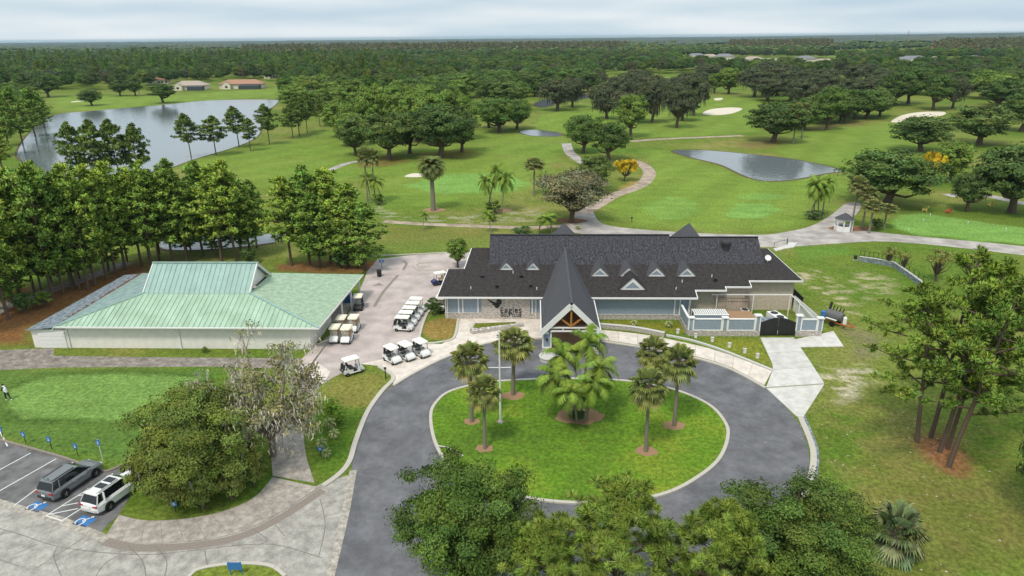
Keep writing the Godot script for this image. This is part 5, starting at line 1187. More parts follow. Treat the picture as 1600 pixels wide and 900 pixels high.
func furniture() -> void:
	var i := 0
	for q in [[-46.60, 0.00, -53.96], [-43.84, 0.00, -52.98], [-41.00, 0.00, -52.12], [-37.99, 0.00, -50.99]]:
		sign_post(Vector3(q[0], q[1], q[2]), "short blue parking sign on a dark post, %s from the left" % ORD[i], 1.25, 0.42, 0.5, M.dark, M.paint_blue, -0.2)
		i += 1
	sign_post(Vector3(-35.36, 0.00, -50.18), "taller blue and white parking sign on a white post", 2.15, 0.38, 0.55, M.white, M.paint_blue, -0.2)
	sign_post(Vector3(-18.76, 0.00, -36.65), "wide blue sign board on two posts at the bottom edge", 1.15, 0.95, 0.6, M.paint_blue, M.paint_blue, 0.0, true)
	sign_post(Vector3(-16.66, 0.00, -50.57), "small dark blue sign among the spiky plants of the verge", 0.95, 0.5, 0.32, M.dark, M.paint_blue)
	sign_post(Vector3(-25.92, 0.00, -43.30), "small blue sign under the bushy tree by the sidewalk", 1.0, 0.45, 0.4, M.dark, M.paint_blue)
	sign_post(Vector3(-20.36, 0.00, -101.65), "blue sign on a post at the far end of the cart yard", 1.5, 0.75, 0.45, M.dark, M.paint_blue)
	var t := thing("lamp_post", "short black path light on the verge beside the three carts", "light", Vector3(-13.48, 0.00, -64.79))
	var mb := MB.new(); mb.tube([Vector3.ZERO, Vector3(0, 1.15, 0)], [0.06, 0.05], 7); obj("post", mb, M.black, t)
	mb = MB.new(); mb.lathe([Vector2(0, 1.15), Vector2(0.14, 1.18), Vector2(0.16, 1.32), Vector2(0, 1.42)], 8); obj("head", mb, M.black, t)
	t = thing("litter_bin", "black round litter bin at the barn's far corner", "bin", Vector3(-20.10, 0.00, -97.98))
	mb = MB.new(); mb.lathe([Vector2(0, 0), Vector2(0.33, 0), Vector2(0.38, 0.95), Vector2(0, 0.96)], 12); obj("drum", mb, M.black, t)
	mb = MB.new(); mb.lathe([Vector2(0.42, 0.962), Vector2(0.4, 1.06), Vector2(0.1, 1.2), Vector2(0, 1.2)], 12); obj("lid", mb, M.dark, t)
	t = thing("recycling_bin", "blue upright bin beside the barn's open bay", "bin", Vector3(-22.42, 0.00, -87.38))
	mb = MB.new(); mb.plate([Vector3(-0.45, 1.2, -0.45), Vector3(0.45, 1.2, -0.45), Vector3(0.45, 1.2, 0.45), Vector3(-0.45, 1.2, 0.45)], Vector3.DOWN * 1.2); obj("body", mb, M.paint_blue, t)
	mb = MB.new(); mb.box(Vector3(0, 1.24, 0), Vector3(0.98, 0.07, 0.98)); obj("lid", mb, M.paint_blue, t)
	# flagpole with yard arm
	t = thing("flagpole", "tall white flagpole with a crossarm on the island lawn", "flagpole", Vector3(-1.19, 0.00, -55.75) + Vector3(0, 0.1, 0))
	mb = MB.new(); mb.tube([Vector3(0, 0, 0), Vector3(0, 5.6, 0), Vector3(0, 9.3, 0)], [0.11, 0.08, 0.05], 10); obj("pole", mb, M.white, t)
	mb = MB.new(); mb.tube([Vector3(-1.05, 5.7, 0), Vector3(1.05, 5.7, 0)], [0.045, 0.045], 7); obj("yard_arm", mb, M.white, t)
	mb = MB.new(); mb.lathe([Vector2(0, -0.1), Vector2(0.1, 0), Vector2(0, 0.1)], 8, Vector3(0, 9.38, 0)); obj("finial", mb, M.steel, t)
	mb = MB.new(); mb.lathe([Vector2(0.25, 0), Vector2(0.2, 0.14), Vector2(0, 0.15)], 10); obj("base", mb, M.cap_stone, t)
	capsule_person(Vector3(-50.95, 0.00, -60.95), 2.7)
	# hose on the island
	mb = MB.new()
	var hose := curve([-6.81, -51.89, -6.33, -51.69, -5.75, -51.48, -5.02, -50.78, -4.32, -50.19])
	var hp := []; var hr := []
	for p in hose: hp.append(v3(p, 0.17)); hr.append(0.06)
	mb.tube(hp, hr, 6); tag(obj("hose", mb, M.cap_stone), "pale hose lying across the island lawn's left edge", "hose")
	i = 0
	for q in [[83.82, -135.01, "yellow", Color(0.75, 0.6, 0.12), "yellow slatted garden chair beside the putting green", 2.6], [87.89, -133.79, "red", Color(0.6, 0.07, 0.04), "red slatted garden chair beside the putting green", 2.2], [99.60, -138.86, "yellow", Color(0.75, 0.6, 0.12), "yellow slatted garden chair under the right-hand oak", 1.9]]:
		t = thing("garden_chair", q[4], "chair", Vector3(q[0], 0, q[1]), q[5], "garden chairs by the putting green")
		for k in 5:
			mb = MB.new(); mb.col = q[3]; mb.bar(Vector3(-0.1, 0.38, -0.3 + k * 0.15), Vector3(-0.55, 1.15 + 0.12 * (1 - absf(k - 2) * 0.4), -0.3 + k * 0.15), 0.12, 0.03); obj("back_slat", mb, M.plain, t)
		mb = MB.new(); mb.col = q[3]; mb.plate([Vector3(-0.12, 0.36, -0.36), Vector3(0.5, 0.46, -0.36), Vector3(0.5, 0.46, 0.36), Vector3(-0.12, 0.36, 0.36)], Vector3.DOWN * 0.05); obj("seat", mb, M.plain, t)
		for s in [-0.42, 0.42]:
			mb = MB.new(); mb.col = q[3]; mb.box(Vector3(0.1, 0.66, s), Vector3(0.85, 0.04, 0.16)); obj("armrest", mb, M.plain, t)
			mb = MB.new(); mb.col = q[3]; mb.bar(Vector3(0.48, 0, s), Vector3(0.45, 0.64, s), 0.08, 0.1); obj("leg", mb, M.plain, t)
			mb = MB.new(); mb.col = q[3]; mb.bar(Vector3(-0.35, 0, s), Vector3(-0.25, 0.64, s), 0.08, 0.1); obj("leg", mb, M.plain, t)
		i += 1
	# starter's hut
	t = thing("starter_hut", "small octagonal white hut with dark pointed roof by the cart path", "gazebo", Vector3(61.08, 0.00, -121.62), 0.35)
	var R := 1.45
	for k in 8:
		var a := k * TAU / 8; var b := (k + 1) * TAU / 8
		var pa := Vector3(cos(a) * R, 0, sin(a) * R); var pb := Vector3(cos(b) * R, 0, sin(b) * R)
		mb = MB.new(); mb.bar(pa, pa + Vector3.UP * 2.3, 0.16, 0.16); obj("post", mb, M.white, t)
		if k != 1:
			mb = MB.new(); mb.plate([pa, pb, pb + Vector3.UP * 1.0, pa + Vector3.UP * 1.0], -(pa + pb).normalized() * 0.06); obj("panel", mb, M.white, t)
		mb = MB.new(); mb.bar(pa + Vector3.UP * 2.2, pb + Vector3.UP * 2.2, 0.12, 0.22); obj("beam", mb, M.white, t)
	mb = MB.new()
	for k in 8:
		var a := k * TAU / 8; var b := (k + 1) * TAU / 8
		mb.poly([Vector3(cos(a) * 1.8, 2.28, sin(a) * 1.8), Vector3(cos(b) * 1.8, 2.28, sin(b) * 1.8), Vector3(0, 3.35, 0)], Vector3(cos(a) + cos(b), 1, sin(a) + sin(b)))
	obj("roof", mb, M.shingle_portico, t)
	mb = MB.new(); mb.lathe([Vector2(1.3, 0.05), Vector2(1.3, 0.1), Vector2(0, 0.1)], 8); obj("floor", mb, M.cap_stone, t)
	mb = MB.new(); mb.box(Vector3(0, 0.5, 0), Vector3(0.9, 0.8, 0.6)); obj("counter", mb, M.dark, t)
	# retaining wall with railing
	t = thing("retaining_wall", "low blue-grey retaining wall with dark railing on the right-hand lawn", "wall")
	var line := pv([55.30, -103.41, 57.46, -102.05, 59.22, -100.40, 58.75, -94.19, 58.11, -88.37, 57.76, -82.70])
	mb = MB.new(); ribbon(mb, line, 0.3, 0.75, 0.75); obj("wall", mb, M.roof_annex, t)
	mb = MB.new(); ribbon(mb, line, 0.38, 0.82, 0.07); obj("coping", mb, M.cap_stone, t)
	for k in line.size() - 1:
		for s in 4:
			var p := line[k].lerp(line[k + 1], s / 4.0)
			mb = MB.new(); mb.bar(v3(p, 0.82), v3(p, 1.75), 0.05, 0.05); obj("railing_post", mb, M.black, t)
		for y in [1.0, 1.72]:
			mb = MB.new(); mb.bar(v3(line[k], y), v3(line[k + 1], y), 0.04, 0.04); obj("rail", mb, M.black, t)
	t = thing("ramp", "short white concrete ramp with railing behind the clubhouse's right end", "ramp")
	mb = sheet(pv([44.16, -110.39, 46.64, -111.82, 48.02, -113.70, 49.56, -113.65, 47.87, -111.02, 46.08, -110.33, 44.06, -108.93]), 0.12, 0.12); obj("slab", mb, M.white_concrete, t)
	for q in [[44.40, -110.76, 47.26, -112.56], [47.36, -112.56, 47.95, -114.10]]:
		mb = MB.new(); mb.bar(Vector3(q[0], 1.0, q[1]), Vector3(q[2], 1.0, q[3]), 0.05, 0.05)
		mb.bar(Vector3(q[0], 0, q[1]), Vector3(q[0], 1.0, q[1]), 0.05, 0.05); mb.bar(Vector3(q[2], 0, q[3]), Vector3(q[2], 1.0, q[3]), 0.05, 0.05); obj("railing", mb, M.black, t)
	i = 0
	for q in [[82.76, -131.37], [78.90, -127.03], [86.14, -124.88], [72.43, -120.36], [90.10, -120.22]]:
		t = thing("cup_marker", "tiny white cup marker on the putting green, %s" % ["far one near the yellow chair", "one right of the palms", "one near the red chair's side", "nearest one on the fringe", "rightmost one"][i], "golf marker", Vector3(q[0], 0, q[1]), 0.0, "putting cup markers")
		mb = MB.new(); mb.tube([Vector3.ZERO, Vector3(0, 0.5, 0)], [0.03, 0.03], 6); obj("stick", mb, M.white, t)
		mb = MB.new(); mb.lathe([Vector2(0, 0.4), Vector2(0.12, 0.5), Vector2(0, 0.62)], 8); obj("knob", mb, M.white, t)
		i += 1
	t = thing("tee_marker_post", "small dark ball-washer post on the tee behind the clubhouse", "post", Vector3(23.37, 0.00, -128.93))
	mb = MB.new(); mb.tube([Vector3.ZERO, Vector3(0, 0.7, 0)], [0.06, 0.06], 6); obj("post", mb, M.dark, t)
	mb = MB.new(); mb.box(Vector3(0, 0.85, 0), Vector3(0.3, 0.3, 0.3)); obj("head", mb, M.dark, t)
	t = thing("utility_box", "small dark box on the grass left of the retaining wall", "box", Vector3(55.01, 0.00, -104.09))
	mb = MB.new(); mb.box(Vector3(0, 0.4, 0), Vector3(0.4, 0.7, 0.3)); obj("cabinet", mb, M.dark, t)
	mb = MB.new(); mb.box(Vector3(0, 0.02, 0), Vector3(0.6, 0.06, 0.5)); obj("pad", mb, M.cap_stone, t)

# ---- plants: a few meshes per kind, shared by all copies
var kinds := {}
func rdir() -> Vector3:
	var y := rng.randf_range(-1, 1); var a := rng.randf() * TAU; var r := sqrt(1 - y * y)
	return Vector3(cos(a) * r, y, sin(a) * r)
func leaf(mb: MB, p: Vector3, nn: Vector3, s: float, w: float) -> void:
	var a := nn.cross(rdir())
	if a.length() < 0.05: a = nn.cross(Vector3.RIGHT)
	a = a.normalized()
	var b := nn.cross(a)
	var k := mb.v.size()
	mb.v.append(p - a * s); mb.v.append(p + b * w); mb.v.append(p + a * s); mb.v.append(p - b * w)
	for i in 4: mb.n.append(nn); mb.c.append(mb.col); mb.t.append(Vector2.ZERO)
	mb.ix.append_array([k, k + 1, k + 2, k, k + 2, k + 3] if (a * 2).cross(a + b).dot(nn) > 0 else [k, k + 2, k + 1, k, k + 3, k + 2])
func vary(c: Color, lo: float, hi: float) -> Color:
	var f := rng.randf_range(lo, hi)
	return Color(c.r * f * rng.randf_range(0.88, 1.12), c.g * f, c.b * f * rng.randf_range(0.85, 1.15))
func clump(mb: MB, c: Vector3, r: Vector3, count: int, size: float, col: Color, heart: Vector3) -> void:
	var base := vary(col, 0.7, 1.34)
	var bulge := rdir(); var bulge2 := rdir()
	for i in count:
		var d := rdir()
		if d.y < -0.35: d.y = -d.y * 0.6; d = d.normalized()
		var p := c + d * r * (rng.randf_range(0.42, 1.22) * (0.72 + 0.34 * absf(d.dot(bulge)) + 0.22 * d.dot(bulge2)))
		mb.col = vary(base, 0.8, 1.22)
		var nn := (d * 0.8 + (p - heart).normalized() * 0.5 + rdir() * 0.75).normalized()
		var s := size * rng.randf_range(0.6, 1.2)
		leaf(mb, p, nn, s, s * 0.52)
func strands(mb: MB, p: Vector3, count: int, spread: float, len: float, col: Color, w := 0.06) -> void:
	for i in count:
		var q := p + rdir() * Vector3(spread, spread * 0.3, spread)
		var l := len * rng.randf_range(0.4, 1.0)
		mb.col = vary(col, 0.75, 1.25)
		var a := rng.randf() * TAU
		var s := Vector3(cos(a), 0, sin(a)) * w
		var e := q + Vector3(rng.randf_range(-0.12, 0.12), -l, rng.randf_range(-0.12, 0.12)) * 1.0
		mb.quad(q - s, q + s, e + s * 0.3, e - s * 0.3)
func oak(key: String, sd: int, H: float, R: float, n_clump: int, n_leaf: int, size: float, col: Color, low := 0.28, moss := 0, cr := 0.2, bark := "bark") -> void:
	rng.seed = sd
	var tr := MB.new(); var cw := MB.new()
	var fork := H * 0.2
	var lean := Vector3(rng.randf_range(-0.3, 0.3), 0, rng.randf_range(-0.3, 0.3))
	tr.tube([Vector3(0, -0.1, 0), lean * 0.3 + Vector3(0, fork * 0.5, 0), lean + Vector3(0, fork, 0)], [H * 0.05, H * 0.036, H * 0.034], 9)
	var heart := Vector3(0, H * (low + 1.0) * 0.5, 0)
	var ry := H * (1.0 - low) * 0.5
	var lobes := []
	for i in 7: lobes.append(Vector3(cos(i * 1.05 + sd), rng.randf_range(-0.3, 0.5), sin(i * 1.05 + sd)) * rng.randf_range(0.3, 0.6))
	for i in n_clump:
		var d := rdir()
		var k := pow(rng.randf(), 0.45)
		var lump := 0.0
		for l in lobes: lump = maxf(lump, d.dot(l.normalized()))
		k *= 0.6 + 0.4 * lump
		var rc := R * cr * rng.randf_range(0.7, 1.25)
		var c := heart + d * Vector3(R - rc * 0.8, ry - rc * 0.5, R - rc * 0.8) * k
		if c.y < H * low * 0.9: c.y = H * (low * rng.randf_range(0.7, 1.6) + rng.randf() * 0.07)
		clump(cw, c, Vector3(rc, rc * 0.72, rc), n_leaf, size, col, heart)
		if i % maxi(1, n_clump / 22) == 0:
			var mid := (lean + Vector3(0, fork, 0)).lerp(c, 0.5) + Vector3(0, -0.05 * H, 0) + rdir() * 0.3
			tr.tube([lean + Vector3(0, fork * 0.95, 0), mid, c], [H * 0.02, H * 0.012, H * 0.004], 6, false)
		if moss and i % 3 == 0: strands(cw, c + Vector3(0, -rc * 0.5, 0), moss, rc * 0.8, H * 0.2, Color(0.14, 0.14, 0.10), 0.09)
	add_kind(key, tr, cw, H, R, bark)
func add_kind(key: String, tr: MB, cw: MB, H: float, R: float, bark := "bark") -> void:
	if not kinds.has(key): kinds[key] = []
	kinds[key].append({"t": tr.mesh(), "c": cw.mesh(), "H": H, "R": R, "b": bark})
func tuft(mb: MB, c: Vector3, up: Vector3, r: float, count: int, w: float, col: Color) -> void:
	var base := vary(col, 0.7, 1.35)
	for i in count:
		var d := (rdir() + up * 0.75).normalized()
		var s := d.cross(rdir()).normalized() * w
		mb.col = vary(base, 0.8, 1.2)
		var nn := (d * 0.5 + up * 0.5 + rdir() * 0.4).normalized()
		var k := mb.v.size()
		var l := r * rng.randf_range(0.75, 1.1)
		mb.v.append(c - s * 0.4); mb.v.append(c + d * l * 0.6 + s); mb.v.append(c + d * l); mb.v.append(c + d * l * 0.6 - s)
		for q in 4: mb.n.append(nn); mb.c.append(mb.col); mb.t.append(Vector2.ZERO)
		mb.face(k, k + 1, k + 2); mb.face(k, k + 2, k + 3)
func pine(key: String, sd: int, H: float, R: float, branches: int, per: int, tr_r: float, blades: int, w: float, col: Color, from := 0.42, bend := 0.5, girth := 0.0115) -> void:
	rng.seed = sd
	var tr := MB.new(); var cw := MB.new()
	var pts := []; var rad := []
	var dx := rng.randf_range(-bend, bend) if bend < 2.0 else bend; var dz := rng.randf_range(-bend, bend)
	for i in 7:
		var f := i / 6.0
		pts.append(Vector3(dx * f * f + sin(f * 5.0 + sd) * 0.12 * bend, H * 0.95 * f - 0.1, dz * f * f)); rad.append(lerpf(H * girth, H * 0.0035, f))
	tr.tube(pts, rad, 8, false)
	for b in branches:
		var f := from + (0.97 - from) * (b + rng.randf()) / branches
		var k := clampf(f * 6.0, 0, 5.99)
		var o: Vector3 = pts[int(k)].lerp(pts[int(k) + 1], k - int(k))
		var prof := sin(clampf((f - from) / (1.0 - from) * 0.86 + 0.2, 0, 1) * PI)
		var len := R * maxf(0.25, prof) * rng.randf_range(0.6, 1.1)
		var a := b * 2.4 + rng.randf_range(-0.5, 0.5)
		var dir := Vector3(cos(a), rng.randf_range(0.05, 0.55), sin(a)).normalized()
		var e := o + dir * len
		tr.tube([o, o + dir * len * 0.5 + Vector3(0, -0.03 * len, 0), e], [H * 0.0055, H * 0.0035, H * 0.0015], 5, false)
		for q in per:
			var g: float = [1.0, 0.78, 0.55, 0.36][q % 4 if q < 8 else q % 3] * 0.94 + fmod(b * 0.37, 0.12)
			var off := Vector3(sin(b * 3.1 + (q % 4) * 2.0), 0.25 * sin(b * 1.7 + q % 4), cos(b * 2.3 + (q % 4) * 2.6)) * tr_r * (0.0 if q % 4 == 0 else 1.1)
			var c := o.lerp(e, g) + off + rdir() * Vector3(0.75, 0.5, 0.75) * tr_r
			var u := (Vector3.UP + dir * 0.5 + rdir() * 0.3).normalized()
			tuft(cw, c, u, tr_r * rng.randf_range(0.75, 1.2), blades, w, col)
			if q % 3 == 0: tr.tube([o.lerp(e, g * 0.8), c], [H * 0.002, H * 0.0012], 4, false)
	for q in per: tuft(cw, pts[6] + rdir() * tr_r * 0.8, Vector3.UP, tr_r, blades, w, col)
	add_kind(key, tr, cw, H, R)
func fan_palm(key: String, sd: int, H: float, R: float, fronds: int, col: Color, dead: Color) -> void:
	rng.seed = sd
	var tr := MB.new(); var cw := MB.new()
	var top := Vector3(rng.randf_range(-0.15, 0.15), H - R * 0.85, rng.randf_range(-0.15, 0.15))
	tr.tube([Vector3(0, -0.05, 0), top * 0.5, top], [0.2, 0.15, 0.19], 9, false)
	for i in fronds:
		var f := float(i) / fronds
		var el := lerpf(1.45, -1.0, pow(f, 0.85)) + rng.randf_range(-0.12, 0.12)
		var a := i * 2.39996
		var d := Vector3(cos(a) * cos(el), sin(el), sin(a) * cos(el))
		var hub := top + d * R * 0.5
		tr.tube([top, hub], [0.03, 0.015], 4, false)
		var side := d.cross(Vector3.UP).normalized()
		if d.cross(Vector3.UP).length() < 0.1: side = Vector3(cos(a), 0, sin(a))
		var nrm := side.cross(d).normalized()
		if nrm.y < 0: nrm = -nrm
		var cc := vary(col.lerp(dead, clampf((f - 0.72) * 3.0, 0, 1) * rng.randf()), 0.75, 1.25)
		for b in 15:
			var t := (b - 7) / 7.0 * 1.45
			var dd := (d * cos(t) + side * sin(t)).normalized()
			var l := R * 0.62 * (1.0 - 0.22 * absf(t)) * rng.randf_range(0.85, 1.1)
			var m := hub + dd * l * 0.55
			var e := hub + dd * l + Vector3(0, -0.34 * l, 0)
			var w := dd.cross(nrm).normalized() * l * 0.085
			cw.col = vary(cc, 0.8, 1.2)
			cw.quad(hub, m - w, e, m + w, nrm)
	add_kind(key, tr, cw, H, R, "pale_bark")
func feather_palm(key: String, sd: int, H: float, R: float, fronds: int, col: Color, droop: float, thick: float, lean: float, stiff := false) -> void:
	rng.seed = sd
	var tr := MB.new(); var cw := MB.new()
	var top := Vector3(lean, H - R * 0.55, 0)
	tr.tube([Vector3(0, -0.05, 0), Vector3(lean * 0.35, top.y * 0.5, 0), top], [thick * 1.3, thick, thick * 0.9], 9, false)
	for i in fronds:
		var f := (i + 0.5) / fronds
		var el := lerpf(1.35, -0.75 if stiff else -0.3, f) + rng.randf_range(-0.1, 0.1)
		var a := i * 2.39996
		var out := Vector3(cos(a), 0, sin(a))
		var side := Vector3(-sin(a), 0, cos(a))
		var cc := vary(col, 0.72, 1.3)
		var p := top; var len := R * rng.randf_range(0.95, 1.15)
		var ang := el
		var n := 13
		for k in n:
			var dir := out * cos(ang) + Vector3.UP * sin(ang)
			var q := p + dir * len / n
			var nrm := dir.cross(side).normalized()
			if nrm.y < 0: nrm = -nrm
			var ll := R * (0.26 if stiff else 0.27) * sin(clampf((k + 1.2) / (n + 0.6), 0, 1) * PI * 0.93 + 0.12)
			for s in [-1.0, 1.0]:
				for j in 3:
					var o := p.lerp(q, j / 3.0)
					var dd: Vector3 = (side * s + dir * 0.55 + nrm * (0.35 if stiff else -0.15) + Vector3(0, -0.1 if not stiff else 0.0, 0) + rdir() * 0.16).normalized()
					var w: Vector3 = dir * ll * 0.09
					cw.col = vary(cc, 0.8, 1.2)
					cw.quad(o - w, o + w, o + dd * ll + Vector3(0, -ll * droop, 0) + w * 0.3, o + dd * ll + Vector3(0, -ll * droop, 0) - w * 0.3, nrm)
			p = q
			ang -= (0.1 if stiff else 0.125) * (1.0 + k * 0.06)
	add_kind(key, tr, cw, H, R, "pale_bark")
func bare_moss_tree(key: String, sd: int) -> void:
	rng.seed = sd
	var tr := MB.new(); var cw := MB.new()
	var tips := []
	for i in 9:
		var a := i * 0.7 + rng.randf() * 0.4
		var o := Vector3(0, 1.6, 0)
		var e := Vector3(cos(a) * rng.randf_range(2.0, 4.2), rng.randf_range(5.0, 8.6), sin(a) * rng.randf_range(2.0, 4.2))
		tr.tube([Vector3(0, 0, 0), o, o.lerp(e, 0.5) + rdir() * 0.4, e], [0.22, 0.17, 0.09, 0.03], 6, false)
		for k in 11:
			var s := o.lerp(e, rng.randf_range(0.3, 1.0))
			var e2 := s + (rdir() + Vector3(0, 0.15, 0)) * rng.randf_range(0.8, 2.2)
			tr.tube([s, s.lerp(e2, 0.5) + rdir() * 0.15, e2], [0.05, 0.03, 0.012], 4, false)
			for m in 5:
				var s3 := s.lerp(e2, rng.randf_range(0.3, 1.0)); var e3 := s3 + (rdir() + Vector3(0, 0.1, 0)) * rng.randf_range(0.3, 0.8)
				tr.tube([s3, e3], [0.022, 0.008], 3, false)
				tips.append(e3)
	for p in tips:
		strands(cw, p, 7, 0.4, 0.5, Color(0.6, 0.55, 0.44), 0.035)
		if rng.randf() < 0.45: clump(cw, p, Vector3(0.5, 0.35, 0.5), 26, 0.12, Color(0.22, 0.22, 0.09), p)
	add_kind(key, tr, cw, 8.6, 4.2, "pale_bark")

func plant(key: String, called: String, x: float, z: float, h: float, r: float, label: String, group := "", cat := "tree", turn := -1.0, y := 0.0) -> Node3D:
	var list: Array = kinds[key]
	var k: Dictionary = list[int(absf(x * 7.3 + z * 3.1)) % list.size()]
	var t := thing(called, label, cat, Vector3(x, y, z), fmod(absf(x * 1.7 + z * 0.9), TAU) if turn < 0 else turn, group)
	if key in ["oak", "moss_oak", "light_tree"]: r *= 1.14
	t.scale = Vector3(r / k.R, h / k.H, r / k.R)
	obj("trunk", k.t, M[k.b], t); obj("crown", k.c, M.leaf, t)
	return t
func row(key: String, called: String, label: String, group: String, list: Array, cat := "tree") -> void:
	var i := 0
	for q in list:
		plant(key, called, q[0], q[1], q[2], q[3], (label % ORD[i]) if list.size() > 1 else label.replace("%s", "only"), group, cat)
		i += 1

func plants() -> void:
	var dk := Color(0.095, 0.15, 0.04); var oakc := Color(0.115, 0.185, 0.045); var pin := Color(0.29, 0.42, 0.075); var dpin := Color(0.17, 0.25, 0.06)
	for i in 4: oak("oak", 100 + i, 10.0, 5.0, 150, 95, 0.21, [dk, oakc, Color(0.12, 0.17, 0.048), Color(0.09, 0.14, 0.042)][i], 0.1)
	for i in 2: oak("moss_oak", 120 + i, 10.0, 5.0, 130, 80, 0.21, Color(0.095, 0.11, 0.055), 0.16, 9)
	for i in 3: oak("light_tree", 130 + i, 10.0, 4.6, 140, 95, 0.21, Color(0.165, 0.24, 0.05), 0.1)
	oak("grey_tree", 141, 10.0, 6.0, 150, 100, 0.2, Color(0.19, 0.185, 0.10), 0.12)
	oak("yellow_tree", 142, 4.0, 2.8, 60, 70, 0.16, Color(0.52, 0.38, 0.025), 0.2)
	oak("shrub", 143, 3.0, 1.8, 46, 70, 0.13, Color(0.17, 0.25, 0.045), 0.02); oak("shrub", 144, 3.0, 1.8, 40, 70, 0.14, Color(0.09, 0.15, 0.045), 0.02)
	oak("bright_shrub", 146, 3.0, 1.8, 50, 80, 0.12, Color(0.22, 0.36, 0.05), 0.0)
	oak("sparse_tree", 145, 5.0, 2.4, 34, 34, 0.16, Color(0.24, 0.26, 0.075), 0.3)
	oak("near_oak", 150, 11.5, 5.2, 165, 460, 0.092, Color(0.1, 0.16, 0.034), 0.16, 0, 0.175)
	oak("near_oak", 151, 11.5, 5.2, 160, 460, 0.092, Color(0.09, 0.138, 0.032), 0.16, 0, 0.175)
	oak("bushy_tree", 152, 10.5, 5.8, 190, 390, 0.105, Color(0.165, 0.21, 0.046), -0.12, 1, 0.165)
	oak("bushy_shrub", 154, 4.0, 2.2, 70, 120, 0.125, Color(0.175, 0.21, 0.05), -0.05, 0, 0.24)
	bare_moss_tree("moss_tree", 153)
	for i in 4: pine("pine", 160 + i, 17.0, 3.6, 40, 9, 0.6, 26, 0.065, [pin, Color(0.25, 0.38, 0.07), Color(0.32, 0.44, 0.075), Color(0.22, 0.35, 0.065)][i], 0.16 + 0.05 * (i % 3), 1.1)
	for i in 2: pine("lake_pine", 170 + i, 13.0, 3.6, 32, 12, 0.56, 24, 0.065, dpin, 0.36)
	for i in 3: pine("right_pine", 175 + i, 18.0, 6.6, 25, 12, 0.55, 50, 0.034, [Color(0.2, 0.31, 0.06), Color(0.25, 0.36, 0.062), Color(0.22, 0.33, 0.06)][i], 0.3, 2.2, 0.0125)
	for i in 2: pine("near_pine", 180 + i, 11.0, 4.6, 48, 12, 0.46, 110, 0.013, [Color(0.29, 0.38, 0.065), Color(0.24, 0.33, 0.06)][i], 0.2)
	for i in 3: fan_palm("sabal", 190 + i, 7.0, 1.75, 40, Color(0.27, 0.31, 0.10), Color(0.5, 0.33, 0.11))
	fan_palm("tall_sabal", 199, 10.0, 2.0, 44, Color(0.31, 0.34, 0.12), Color(0.5, 0.36, 0.13))
	fan_palm("ground_sabal", 194, 2.6, 1.9, 46, Color(0.25, 0.31, 0.14), Color(0.3, 0.3, 0.14))
	for i in 2: feather_palm("queen", 195 + i, 6.5, 2.9, 16, Color(0.18, 0.265, 0.045), 0.14, 0.13, [2.3, 1.3][i])
	feather_palm("date", 197, 11.0, 3.3, 64, Color(0.17, 0.2, 0.065), 0.05, 0.42, 0.0, true)
	feather_palm("spiky", 198, 1.3, 1.0, 22, Color(0.34, 0.38, 0.16), 0.0, 0.06, 0.0, true)
	var i := 0
	# foreground
	plant("near_oak", "oak_tree", -2.8, -33.7, 11.8, 5.1, "dense dark oak nearest the camera, left of the foreground pine", "", "tree", 0.4)
	plant("near_oak", "oak_tree", 16.4, -31.7, 10.7, 5.5, "dark oak in the right foreground beside the fan palm", "", "tree", 2.2)
	plant("near_pine", "pine_tree", 5.9, -32.3, 10.6, 5.6, "bright needle-tufted pine in the centre foreground, tallest of the three", "foreground pines", "tree", 0.0)
	plant("near_pine", "pine_tree", 1.1, -30.3, 9.4, 4.3, "bright foreground pine leaning against the left-hand dark oak", "foreground pines", "tree", 1.2)
	plant("near_pine", "pine_tree", 11.9, -30.6, 10.1, 4.7, "bright foreground pine just left of the right-hand dark oak", "foreground pines", "tree", 2.6)
	plant("ground_sabal", "fan_palm", 26.1, -38.2, 4.1, 2.0, "low fan palm standing on the lower right lawn", "", "palm")
	plant("bushy_tree", "bushy_tree", -25.2, -46.1, 10.1, 5.9, "big bushy olive-green tree beside the parked cars", "", "tree", 0.3)
	plant("moss_tree", "moss_tree", -20.8, -50.7, 10.0, 6.3, "half-bare tree hung with grey moss beside the bushy tree", "", "tree", 0.8)
	plant("oak", "oak_tree", 38.9, -40.3, 12.0, 2.9, "dark tree edge intruding at the right border of the picture", "", "tree")
	i = 0
	for q in [[35.8, -52.0, 15.1, 6.2, 2.6], [37.4, -52.7, 17.7, 6.2, 0.5], [36.8, -50.4, 17.8, 6.0, -0.3], [37.8, -50.9, 17.4, 6.0, 0.2], [36.5, -48.2, 17.2, 6.0, -0.2], [47.0, -51.9, 15.1, 6.2, 2.8]]:
		plant("right_pine", "pine_tree", q[0], q[1], q[2], q[3], "tall pine on the right-hand lawn, %s trunk from the left" % ORD[i], "pine group on the right lawn", "tree", fposmod(q[4], TAU))
		i += 1
	# island palms
	for q in [[-3.9, -55.9, 8.1, 1.8, "leftmost tall fan palm on the island behind the flagpole"], [-2.5, -51.4, 7.2, 1.5, "fan palm at the front left of the island lawn"], [-0.0, -61.0, 7.3, 2.1, "bushy yellowing fan palm right of the flagpole"], [13.1, -58.0, 7.7, 1.6, "fan palm at the back right of the island lawn"], [11.5, -50.8, 8.1, 1.7, "fan palm at the front right of the island lawn"], [14.9, -54.9, 8.2, 1.7, "rightmost fan palm on the island lawn"]]:
		plant("sabal", "fan_palm", q[0], q[1], q[2], q[3], q[4], "fan palms on the island lawn", "palm", -1.0, 0.1)
	i = 0
